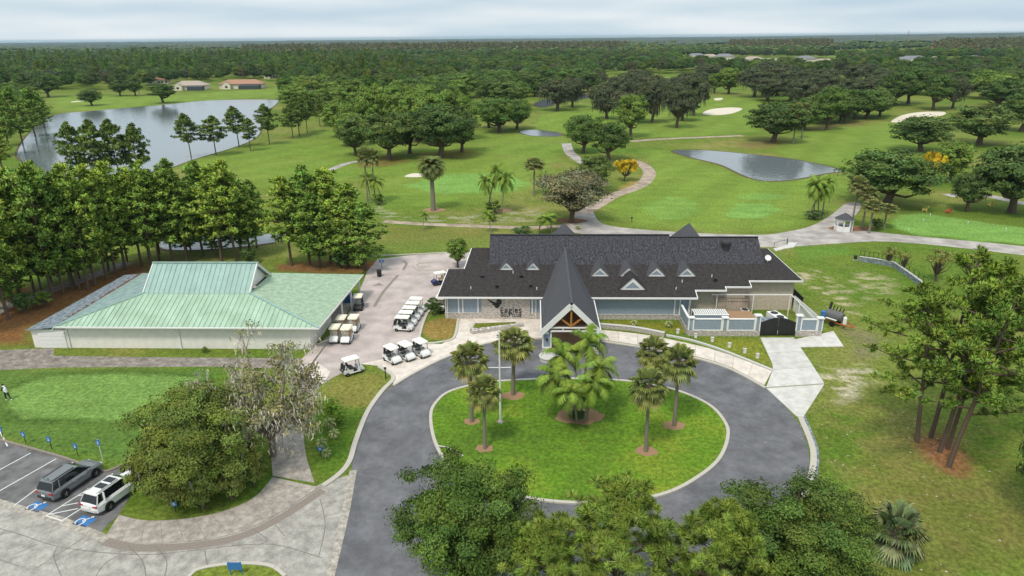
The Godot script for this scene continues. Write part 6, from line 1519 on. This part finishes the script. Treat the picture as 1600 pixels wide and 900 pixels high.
	for q in [[5.84, -56.55, 7.4, 2.4, 2.2], [6.49, -56.89, 8.6, 2.4, 1.2], [5.67, -55.98, 6.2, 2.4, 3.3], [5.99, -55.52, 5.2, 2.1, 4.2], [6.66, -55.62, 5.6, 2.2, 5.6], [6.90, -56.19, 6.8, 2.4, 0.15]]:
		plant("queen", "feather_palm", q[0], q[1], q[2], q[3], "feather palm stem in the cluster on the island, %s" % ["leaning back left", "tallest, leaning back", "leaning left", "lowest, leaning to the front left", "leaning to the front right", "leaning right"][i], "feather palm cluster on the island", "palm", q[4], 0.1)
		i += 1
	for q in [[6.09, -55.97, 1.1, 0.9], [5.70, -56.32, 1.0, 0.8]]: plant("shrub", "shrub", q[0], q[1], q[2], q[3], "low green shrub at the foot of the island palm cluster, %s" % ("front one" if q[2] > 1.05 else "rear one"), "shrubs under the palms", "shrub", -1.0, 0.1)
	# palms and small trees behind the clubhouse
	plant("date", "date_palm", -16.3, -139.8, 11.1, 3.4, "stout date palm in a mulch ring on the fairway", "", "palm")
	for q in [[-31.4, -146.8, 12.5, 1.7, "left one of the two tall fan palms by the mid oaks"], [-29.7, -146.7, 12.2, 1.7, "right one of the two tall fan palms by the mid oaks"], [5.2, -153.7, 8.6, 2.5, "fan palm rising behind the grey-leaved tree"]]: plant("tall_sabal", "fan_palm", q[0], q[1], q[2], q[3], q[4], "fan palms on the course", "palm")
	for q in [[-30.7, -146.7, 6.7, 2.8, "feather palm below the two tall fan palms"], [-27.9, -145.4, 6.4, 2.6, "feather palm right below the two tall fan palms"], [-4.9, -137.7, 10.5, 2.6, "tallest feather palm of the cluster left of the grey tree"], [-3.5, -136.5, 8.7, 2.2, "middle feather palm of the cluster left of the grey tree"], [-2.0, -136.5, 9.4, 2.6, "right feather palm of the cluster left of the grey tree"], [-16.6, -123.7, 3.7, 1.4, "small young palm on the strip behind the cart yard"], [-3.7, -121.1, 4.6, 1.7, "young palm just above the clubhouse's left ridge end"]]: plant("queen", "feather_palm", q[0], q[1], q[2], q[3], q[4], "feather palms on the course", "palm")
	for q in [[4.8, -120.8, 4.0, 2.6, "left palm clump behind the clubhouse ridge"], [7.4, -120.7, 3.8, 2.3, "right palm clump behind the clubhouse ridge"]]: plant("queen", "feather_palm", q[0], q[1], q[2], q[3], q[4], "palm clumps behind the ridge", "palm")
	for q in [[-28.7, -145.4, 2.8, 1.9, "round dark bush under the fan palms by the mid oaks"], [-3.6, -137.6, 2.7, 2.4, "round bush at the foot of the feather palm cluster"], [59.1, -129.7, 1.9, 2.1, "low bush at the foot of the right feather palms"], [67.7, -122.3, 2.2, 1.5, "dark bush beside the starter hut palms"], [1.8, -118.4, 2.4, 2.3, "bright bush against the clubhouse ridge"], [-24.2, -102.4, 2.7, 2.0, "dark bush under the pines by the barn's far corner"], [-26.8, -102.5, 2.4, 2.0, "second dark bush under the pines by the barn"], [-42.3, -104.8, 2.9, 1.7, "dark bush behind the barn's gable"], [-10.4, -82.3, 2.8, 1.1, "tall green hedge bush at the clubhouse corner"], [-9.6, -82.5, 2.0, 0.8, "second hedge bush against the clubhouse corner"], [-35.6, -71.7, 0.8, 0.5, "small shrub against the barn's front wall"], [-6.7, -82.0, 0.7, 0.4, "small shrub at the clubhouse's stone base"], [-64.7, -84.2, 3.2, 1.7, "yellow-green bush among the left pine trunks"], [-63.6, -86.5, 2.6, 1.6, "second yellow-green bush among the left pine trunks"], [-3.7, -130.3, 1.8, 1.3, "tiny bush in front of the feather palms"]]: plant("shrub", "shrub", q[0], q[1], q[2], q[3], q[4], "", "shrub")
	for q in [[-16.8, -54.8, 1.2, 0.6, "spiky yucca nearest the green bush"], [-16.2, -53.4, 0.9, 0.6, "spiky yucca right of the verge sign"], [-16.9, -51.8, 1.0, 0.6, "spiky yucca behind the verge sign"], [-16.1, -50.4, 0.8, 0.5, "spiky yucca in front of the verge sign"], [15.1, -78.2, 0.8, 0.6, "spiky agave in the bed right of the porch"], [19.4, -77.9, 0.8, 0.6, "spiky agave at the right end of the porch bed"], [12.4, -124.1, 0.7, 0.7, "small spiky plant behind the ridge"]]: plant("spiky", "yucca", q[0], q[1], q[2], q[3], q[4], "spiky plants", "plant")
	for q in [[-17.4, -57.3, 2.2, 1.0, "bright green bush on the driveway verge"], [-16.4, -55.9, 1.5, 0.8, "lower green bush on the driveway verge"]]: plant("bright_shrub", "shrub", q[0], q[1], q[2], q[3], q[4], "", "shrub")
	row("bushy_shrub", "shrub", "olive undergrowth bush at the bushy tree's foot, %s from the left", "undergrowth of the bushy tree", [[-29.1, -45.5, 4.3, 1.7], [-26.4, -44.1, 4.0, 1.7], [-24.0, -43.7, 4.2, 1.8], [-22.2, -44.8, 4.1, 1.7], [-21.1, -46.6, 4.1, 1.5]], "shrub")
	plant("light_tree", "small_tree", -8.5, -102.0, 5.3, 1.8, "small round tree beside the clubhouse's far left corner", "", "tree")
	plant("sparse_tree", "small_tree", 58.7, -101.1, 3.6, 1.5, "young yellow-green tree behind the retaining wall", "", "tree"); plant("sparse_tree", "small_tree", 59.6, -98.2, 3.5, 1.3, "grey sparse tree by the bend of the retaining wall", "", "tree")
	plant("sparse_tree", "small_tree", 61.8, -93.6, 5.5, 2.3, "bare-limbed bush above the right pines", "", "tree"); plant("sparse_tree", "small_tree", 66.2, -93.4, 4.9, 2.8, "pale straggly bush beside the bare-limbed one", "", "tree")
	plant("grey_tree", "grey_tree", 11.7, -129.3, 11.2, 8.3, "broad grey-leaved tree behind the clubhouse ridge", "", "tree"); plant("oak", "oak_tree", 19.5, -156.5, 9.4, 4.6, "dark green tree just behind the grey-leaved one", "", "tree")
	plant("yellow_tree", "flowering_tree", 28.1, -168.8, 6.2, 3.6, "bright yellow flowering tree beside the sandy path", "", "tree")
	row("queen", "feather_palm", "feather palm of the cluster right of the pond, %s from the left", "feather palms by the pond", [[58.1, -130.2, 7.5, 2.5], [59.1, -130.2, 8.8, 2.5], [60.1, -130.1, 9.1, 2.5], [60.8, -130.1, 8.7, 2.5]], "palm")
	row("tall_sabal", "fan_palm", "fan palm of the clump beside the starter hut, %s from the left", "fan palms by the starter hut", [[63.4, -123.3, 9.9, 1.9], [65.0, -122.4, 8.2, 2.0], [64.9, -119.7, 6.2, 2.1], [69.2, -122.7, 4.7, 2.0]], "palm")
	# course trees
	row("pine", "pine_tree", "tall pine in the stand behind the barn, %s from the left", "pine stand behind the barn", [[-66.1, -77.9, 20.5, 3.9], [-65.7, -82.2, 20.8, 3.9], [-68.7, -89.2, 19.3, 3.9], [-67.8, -91.0, 18.2, 3.7], [-64.7, -90.1, 19.3, 4.2], [-64.1, -91.6, 17.3, 3.4], [-64.1, -93.5, 19.1, 3.8], [-62.8, -93.2, 17.7, 3.5], [-61.5, -93.4, 18.7, 3.7], [-61.7, -95.3, 17.0, 3.6], [-61.4, -97.6, 17.8, 3.9], [-61.3, -100.3, 16.4, 3.8], [-60.9, -102.4, 17.4, 4.2], [-59.2, -104.0, 16.2, 3.6], [-57.2, -103.3, 17.0, 3.8], [-57.6, -106.6, 15.3, 3.7], [-55.0, -105.9, 17.0, 4.0], [-52.8, -105.8, 15.8, 3.9], [-51.6, -109.2, 16.0, 3.9], [-47.2, -106.3, 15.8, 4.2], [-45.1, -106.3, 16.8, 4.0], [-44.0, -109.7, 13.6, 3.8]])
	row("pine", "pine_tree", "bright pine in the clump at the barn's far right, %s from the left", "pine clump by the cart yard", [[-35.2, -103.7, 14.7, 3.9], [-32.4, -104.2, 15.9, 4.6], [-29.1, -105.1, 15.5, 4.8], [-25.9, -103.1, 13.3, 4.6], [-22.8, -101.1, 10.6, 4.1], [-30.3, -102.6, 12.1, 4.0]])
	row("lake_pine", "pine_tree", "pine on the lake's near shore, %s from the left", "pines on the near lake shore", [[-103.2, -163.0, 16.3, 4.1], [-97.6, -161.3, 17.0, 4.2], [-94.5, -164.1, 16.7, 4.3], [-90.5, -165.4, 15.6, 4.0], [-98.2, -211.1, 13.4, 4.3], [-91.8, -214.4, 12.2, 4.9], [-91.0, -231.4, 13.5, 4.7], [-84.1, -222.8, 10.5, 3.1], [-82.6, -236.7, 13.6, 4.3], [-79.1, -252.2, 11.7, 4.8], [-78.3, -257.2, 14.9, 4.7], [-77.9, -266.2, 14.9, 4.4], [-78.2, -286.0, 11.2, 3.6], [-79.0, -304.1, 12.9, 5.0]])
	row("pine", "pine_tree", "tree at the far left edge of the lake, %s from the left", "left lake edge pines", [[-162.2, -215.7, 18.4, 5.5], [-173.5, -239.1, 19.1, 5.4], [-175.0, -248.3, 19.4, 5.2], [-180.5, -263.8, 18.0, 5.5], [-193.6, -289.9, 14.8, 4.7], [-141.1, -189.7, 11.8, 4.4]])
	row("oak", "oak_tree", "lone dark tree on the far lake shore, %s from the left", "far shore trees", [[-232.4, -391.8, 9.6, 6.4], [-198.8, -404.2, 11.9, 8.0], [-253.0, -459.6, 11.1, 6.2], [-242.5, -458.4, 12.7, 5.8]])
	row("light_tree", "broadleaf_tree", "bright tree of the big clump left of the fairway, %s from the left", "bright clump by the fairway", [[-63.0, -252.9, 14.6, 5.8], [-53.8, -232.1, 12.5, 6.4], [-55.4, -270.3, 18.4, 7.4], [-48.0, -260.6, 20.7, 6.8], [-40.1, -251.4, 20.7, 6.8], [-32.8, -239.8, 19.2, 6.8], [-27.4, -234.9, 18.2, 6.9], [-21.7, -239.1, 19.9, 7.2], [-17.2, -245.1, 17.0, 6.0]])
	row("oak", "oak_tree", "dark oak at the front of the fairway clump, %s from the left", "dark oaks fronting the clump", [[-47.8, -212.0, 13.1, 5.8], [-36.3, -204.4, 15.5, 7.9], [-31.6, -214.8, 14.0, 6.3], [-21.1, -207.0, 17.5, 9.9], [-15.3, -216.4, 14.3, 6.0]])
	row("oak", "oak_tree", "dark oak around the fairway's far end, %s from the left", "oaks at the fairway's far end", [[-8.6, -277.0, 13.3, 6.3], [-4.1, -263.1, 14.3, 8.9], [2.5, -272.2, 12.6, 6.2], [22.4, -213.1, 12.9, 6.3], [28.4, -198.8, 11.8, 6.4], [88.3, -232.4, 14.4, 10.2], [119.2, -262.3, 17.9, 6.4], [137.7, -287.9, 14.2, 5.5], [152.2, -298.5, 13.2, 9.2], [193.1, -352.6, 17.5, 9.2], [204.7, -362.0, 19.4, 9.1], [198.8, -329.8, 17.6, 8.0], [125.2, -209.9, 11.8, 9.1], [151.4, -222.9, 13.5, 10.6], [186.9, -254.0, 14.7, 9.3], [79.3, -141.4, 12.3, 10.0], [100.6, -133.9, 15.0, 8.2], [92.4, -135.2, 8.9, 3.8]])
	row("moss_oak", "moss_oak", "oak hung with grey moss in the middle distance, %s from the left", "moss-hung oaks", [[22.9, -341.9, 16.4, 9.6], [31.4, -357.2, 16.2, 7.4], [41.9, -304.6, 14.5, 8.0], [58.7, -289.2, 18.8, 6.5], [64.8, -271.9, 19.4, 6.7], [82.3, -314.2, 19.5, 7.1], [140.9, -408.3, 19.0, 11.0], [156.9, -415.6, 19.3, 11.2], [140.7, -341.0, 14.9, 8.6], [157.3, -355.9, 18.8, 9.6], [210.9, -334.8, 16.7, 6.6]])
	row("light_tree", "broadleaf_tree", "bright green tree standing among the moss oaks, %s from the left", "bright trees on the course", [[42.8, -247.8, 16.8, 5.9], [126.4, -438.4, 13.3, 4.7], [133.4, -432.6, 17.1, 7.8], [106.0, -163.9, 11.0, 4.9], [260.2, -383.2, 16.6, 12.1]])
	rng.seed = 55
	grove("pine", "pine_tree", "lower pine filling the stand behind the barn, %s from the left", "lower pines behind the barn", [-73.29, -89.09, -71.27, -97.00, -65.60, -107.87, -56.85, -116.93, -42.39, -114.51, -42.44, -108.25, -58.60, -108.71, -61.83, -102.78, -65.50, -90.90, -66.48, -83.13], 20, 9.5, 14.5, 0.3)
	grove("oak", "oak_tree", "dark tree in the grove right of the moss oaks, %s from the left", "right-hand grove", [194.85, -377.83, 208.24, -282.60, 232.74, -280.77, 416.93, -512.55, 360.15, -570.07, 307.96, -578.09], 28, 11.5, 16.0, 0.74)
	grove("moss_oak", "moss_oak", "moss-hung tree in the belt below the far estate, %s from the left", "belt below the estate", [107.32, -411.78, 133.37, -383.89, 137.67, -341.26, 193.45, -352.56, 295.80, -545.40, 214.36, -592.48, 158.52, -582.62], 28, 11.0, 15.0, 0.74)
	grove("moss_oak", "moss_oak", "moss-hung oak left of the white bunker, %s from the left", "moss oaks left of the bunker", [35.83, -295.51, 52.20, -281.00, 80.08, -296.86, 125.40, -471.27, 87.07, -475.88, 55.07, -426.55], 14, 12.0, 15.0, 0.62)
	grove("oak", "oak_tree", "oak behind the pond's right-hand fairway, %s from the left", "oaks behind the pond fairway", [108.10, -259.34, 123.80, -267.78, 181.83, -319.66, 212.76, -376.06, 155.63, -339.67, 124.59, -300.68], 9, 10.0, 13.0, 0.66)
	grove("oak", "oak_tree", "dark tree in the belt behind the fairway's far end, %s from the left", "belt behind the fairway", [-13.85, -285.73, 13.87, -358.77, 57.74, -391.36, 81.93, -559.65, 15.86, -537.75, -62.52, -439.15, -45.98, -341.71], 28, 13.0, 17.0, 0.68)
	grove("light_tree", "broadleaf_tree", "bright tree in the belt left of the fairway, %s from the left", "bright belt left of the fairway", [-120.55, -370.83, -71.81, -281.39, -45.27, -313.89, -17.11, -324.92, -22.58, -434.87, -95.03, -442.63, -140.55, -447.51], 26, 11.0, 16.0, 0.58)
	grove("oak", "oak_tree", "dark tree at the left end of the lake, %s from the left", "trees at the lake's left end", [-207.09, -261.93, -203.82, -301.59, -301.11, -464.72, -365.05, -471.58], 12, 11.0, 15.0, 0.55)
	plant("yellow_tree", "flowering_tree", 98.5, -158.9, 9.0, 3.4, "yellow-leaved tree left of the bright green one by the pond", "", "tree")
	row("tall_sabal", "fan_palm", "slim fan palm in front of the big pond oak, %s from the left", "slim palms by the pond oak", [[93.2, -227.8, 13.3, 2.5], [100.6, -239.4, 12.2, 2.4], [-248.3, -474.9, 10.2, 3.0]], "palm")

func grove(key: String, called: String, label: String, group: String, flat: Array, count: int, hmin: float, hmax: float, wide: float) -> void:
	var poly := pv(flat)
	var r := Rect2(poly[0], Vector2.ZERO)
	for p in poly: r = r.expand(p)
	var spots := []
	var tries := 0
	while spots.size() < count and tries < 4000:
		tries += 1
		var q := Vector2(rng.randf_range(r.position.x, r.end.x), rng.randf_range(r.position.y, r.end.y))
		if not Geometry2D.is_point_in_polygon(q, poly): continue
		var near := false
		for o in spots:
			if o.distance_to(q) < hmin * wide * 1.15: near = true
		if not near: spots.append(q)
	spots.sort_custom(func(a, b): return a.x / a.y > b.x / b.y)
	var i := 0
	for q in spots:
		var h := rng.randf_range(hmin, hmax)
		plant(key, called, q.x, q.y, h, h * wide * rng.randf_range(0.85, 1.15), label % ORD[i], group)
		i += 1

func scatter(called: String, label: String, key: String, var_i: int, polys: Array, step: float, hmin: float, hmax: float, wide: float, keep_out: Array, tint_lo := 0.75, tint_hi := 1.25) -> void:
	var k: Dictionary = kinds[key][var_i]
	var tf := []; var cl := []
	for flat in polys:
		var poly := pv(flat)
		var r := Rect2(poly[0], Vector2.ZERO)
		for p in poly: r = r.expand(p)
		var z := r.position.y
		while z < r.end.y:
			var st := step * (1.0 + maxf(0.0, -z - 700.0) / 2600.0)
			var x := r.position.x
			while x < r.end.x:
				var q := Vector2(x, z) + Vector2(rng.randf_range(-0.5, 0.5), rng.randf_range(-0.5, 0.5)) * st
				var ok := Geometry2D.is_point_in_polygon(q, poly)
				if ok:
					for o in keep_out:
						if Geometry2D.is_point_in_polygon(q, o): ok = false
				if ok:
					var h := rng.randf_range(hmin, hmax) * (1.0 + 0.25 * noise_a.get_noise_2d(q.x * 0.5, q.y * 0.5))
					var w: float = h * wide * rng.randf_range(0.8, 1.2) / k.H * (1.0 + maxf(0.0, -z - 700.0) / 3500.0)
					tf.append(Transform3D(Basis(Vector3.UP, rng.randf() * TAU).scaled(Vector3(w, h / k.H, w)), v3(q, 0)))
					var t := rng.randf_range(tint_lo, tint_hi)
					cl.append(Color(t * rng.randf_range(0.85, 1.2), t, t * rng.randf_range(0.8, 1.2)))
				x += st
			z += st
	var mm := MultiMesh.new()
	mm.transform_format = MultiMesh.TRANSFORM_3D; mm.use_colors = true; mm.mesh = k.c; mm.instance_count = tf.size()
	for i in tf.size(): mm.set_instance_transform(i, tf[i]); mm.set_instance_color(i, cl[i])
	var o := MultiMeshInstance3D.new()
	o.multimesh = mm; o.material_override = M.leaf; o.name = numbered(called); add_child(o)
	tag(o, label, "woodland"); o.set_meta("kind", "stuff")

func woods() -> void:
	rng.seed = 99
	oak("far_a", 300, 10.0, 5.0, 16, 22, 1.0, Color(0.085, 0.13, 0.045), 0.05, 0, 0.36); oak("far_b", 301, 10.0, 5.0, 16, 22, 1.0, Color(0.13, 0.175, 0.06), 0.05, 0, 0.36)
	oak("cypress", 302, 10.0, 2.2, 18, 18, 0.7, Color(0.17, 0.165, 0.075), 0.08, 0, 0.36)
	rng.seed = 77
	var clear := []
	for a in [[-296.50, -454.15, -235.60, -468.09, -204.23, -454.34, -149.30, -469.27, -189.04, -597.75, -191.63, -535.94, -235.19, -514.60, -259.82, -517.56, -331.84, -513.48], [-150.78, -1014.41, -95.75, -1172.30, -115.66, -1419.44, -200.75, -1355.45], [195.01, -830.46, 314.73, -685.10, 476.10, -1042.44, 290.10, -1240.87], [339.59, -633.24, 510.39, -763.27, 640.20, -967.00, 494.84, -928.19], [445.01, -993.17, 690.56, -1189.54, 975.26, -1684.88, 676.28, -1515.45], [60.24, -467.48, 155.12, -533.88, 187.51, -647.73, 83.75, -653.83], [205.52, -434.57, 233.55, -447.14, 269.70, -518.21, 239.34, -508.02], [-220.02, -466.38, -160.31, -470.50, -189.08, -557.38, -259.14, -551.65]]: clear.append(pv(a))
	var mid := [[-445.67, -539.90, -331.84, -513.48, -272.68, -506.54, -272.98, -576.19, -203.50, -617.65, -144.74, -447.96, -80.38, -316.62, -91.13, -397.88, -62.52, -439.15, -14.68, -434.02, 19.87, -515.96, 67.55, -490.41, 95.20, -651.95, 191.18, -682.11, 204.25, -594.03, 280.48, -621.60, 307.96, -578.09, 289.25, -515.54, 287.00, -451.85, 278.04, -381.37, 302.12, -359.84, 823.27, -1001.46, 227.59, -1261.17, -336.35, -1275.64, -1250.36, -1538.00]]
	scatter("broadleaf_wood", "dark mixed wood behind the lake and fairways", "oak", 0, mid, 17.0, 10.0, 15.0, 1.0, clear)
	scatter("broadleaf_wood", "greener trees scattered through the wood behind the fairways", "light_tree", 0, mid, 32.0, 10.0, 16.0, 0.95, clear, 0.55, 0.95)
	scatter("moss_wood", "greyish oaks mixed through the wood behind the fairways", "moss_oak", 1, mid, 34.0, 10.0, 15.0, 1.0, clear)
	scatter("pine_wood", "pines standing out of the wood on the left", "pine", 1, [[-470.92, -571.21, -370.26, -558.50, -216.75, -658.72, -95.03, -442.63, -66.13, -465.35, -171.19, -1228.24, -1250.36, -1538.00]], 36.0, 15.0, 21.0, 1.0, clear, 0.6, 0.9)
	var far := [[-1491.33, -1607.17, -336.35, -1275.64, 227.59, -1261.17, 888.04, -1046.78, 3278.19, -3365.41, 2177.35, -3507.05, 277.93, -3046.08, -1871.75, -3041.88, -3050.56, -3300.95]]
	scatter("far_forest", "dark far forest stretching towards the horizon", "far_a", 0, far, 15.0, 9.0, 14.0, 1.0, clear)
	scatter("far_forest", "lighter crowns mixed through the far forest", "far_b", 0, far, 26.0, 10.0, 16.0, 1.0, clear)
	var cyp := [[-522.03, -1411.33, -323.76, -1541.85, 219.06, -1513.59, 337.50, -2025.72, -439.87, -2099.82, -688.57, -1865.83], [486.46, -1598.91, 730.50, -1637.89, 1015.37, -2281.21, 670.03, -2206.61], [690.56, -1189.54, 897.72, -1117.59, 1600.38, -2001.83, 1205.86, -1993.97]]
	scatter("cypress_forest", "band of tan-brown cypress trees in the far forest", "cypress", 0, cyp, 9.5, 17.0, 24.0, 0.7, clear, 0.8, 1.3)
	# canopy of the woods beyond, out to the horizon
	var mb := MB.new()
	var zs := []; var z := -2100.0
	while z > -9500.0: zs.append(z); z *= 1.035
	for zz in zs:
		for i in 181:
			var x: float = (i - 90) / 90.0 * (-zz) * 1.05
			var a := noise_b.get_noise_2d(x * 0.09, zz * 0.09); var b := noise_a.get_noise_2d(x * 0.06, zz * 0.06)
			var rise := 20.0 * smoothstep(0.25, 0.8, x / -zz) * smoothstep(2100.0, 4200.0, -zz)
			mb.col = Color(0.036, 0.056, 0.032).lerp(Color(0.09, 0.085, 0.045), clampf(b * 1.6, 0, 0.8)) * (1.0 + 0.5 * a)
			mb.vert(Vector3(x, 11.0 + a * 7.0 + b * 4.0 + rise, zz), Vector3(a * 0.6, 1, b * 0.6 + 0.2).normalized())
	for j in zs.size() - 1:
		for i in 180:
			var k := j * 181 + i
			mb.face(k, k + 1, k + 182); mb.face(k, k + 182, k + 181)
	var o := obj("forest_canopy", mb, M.plain)
	tag(o, "unbroken forest canopy reaching the horizon", "woodland"); o.set_meta("kind", "stuff")
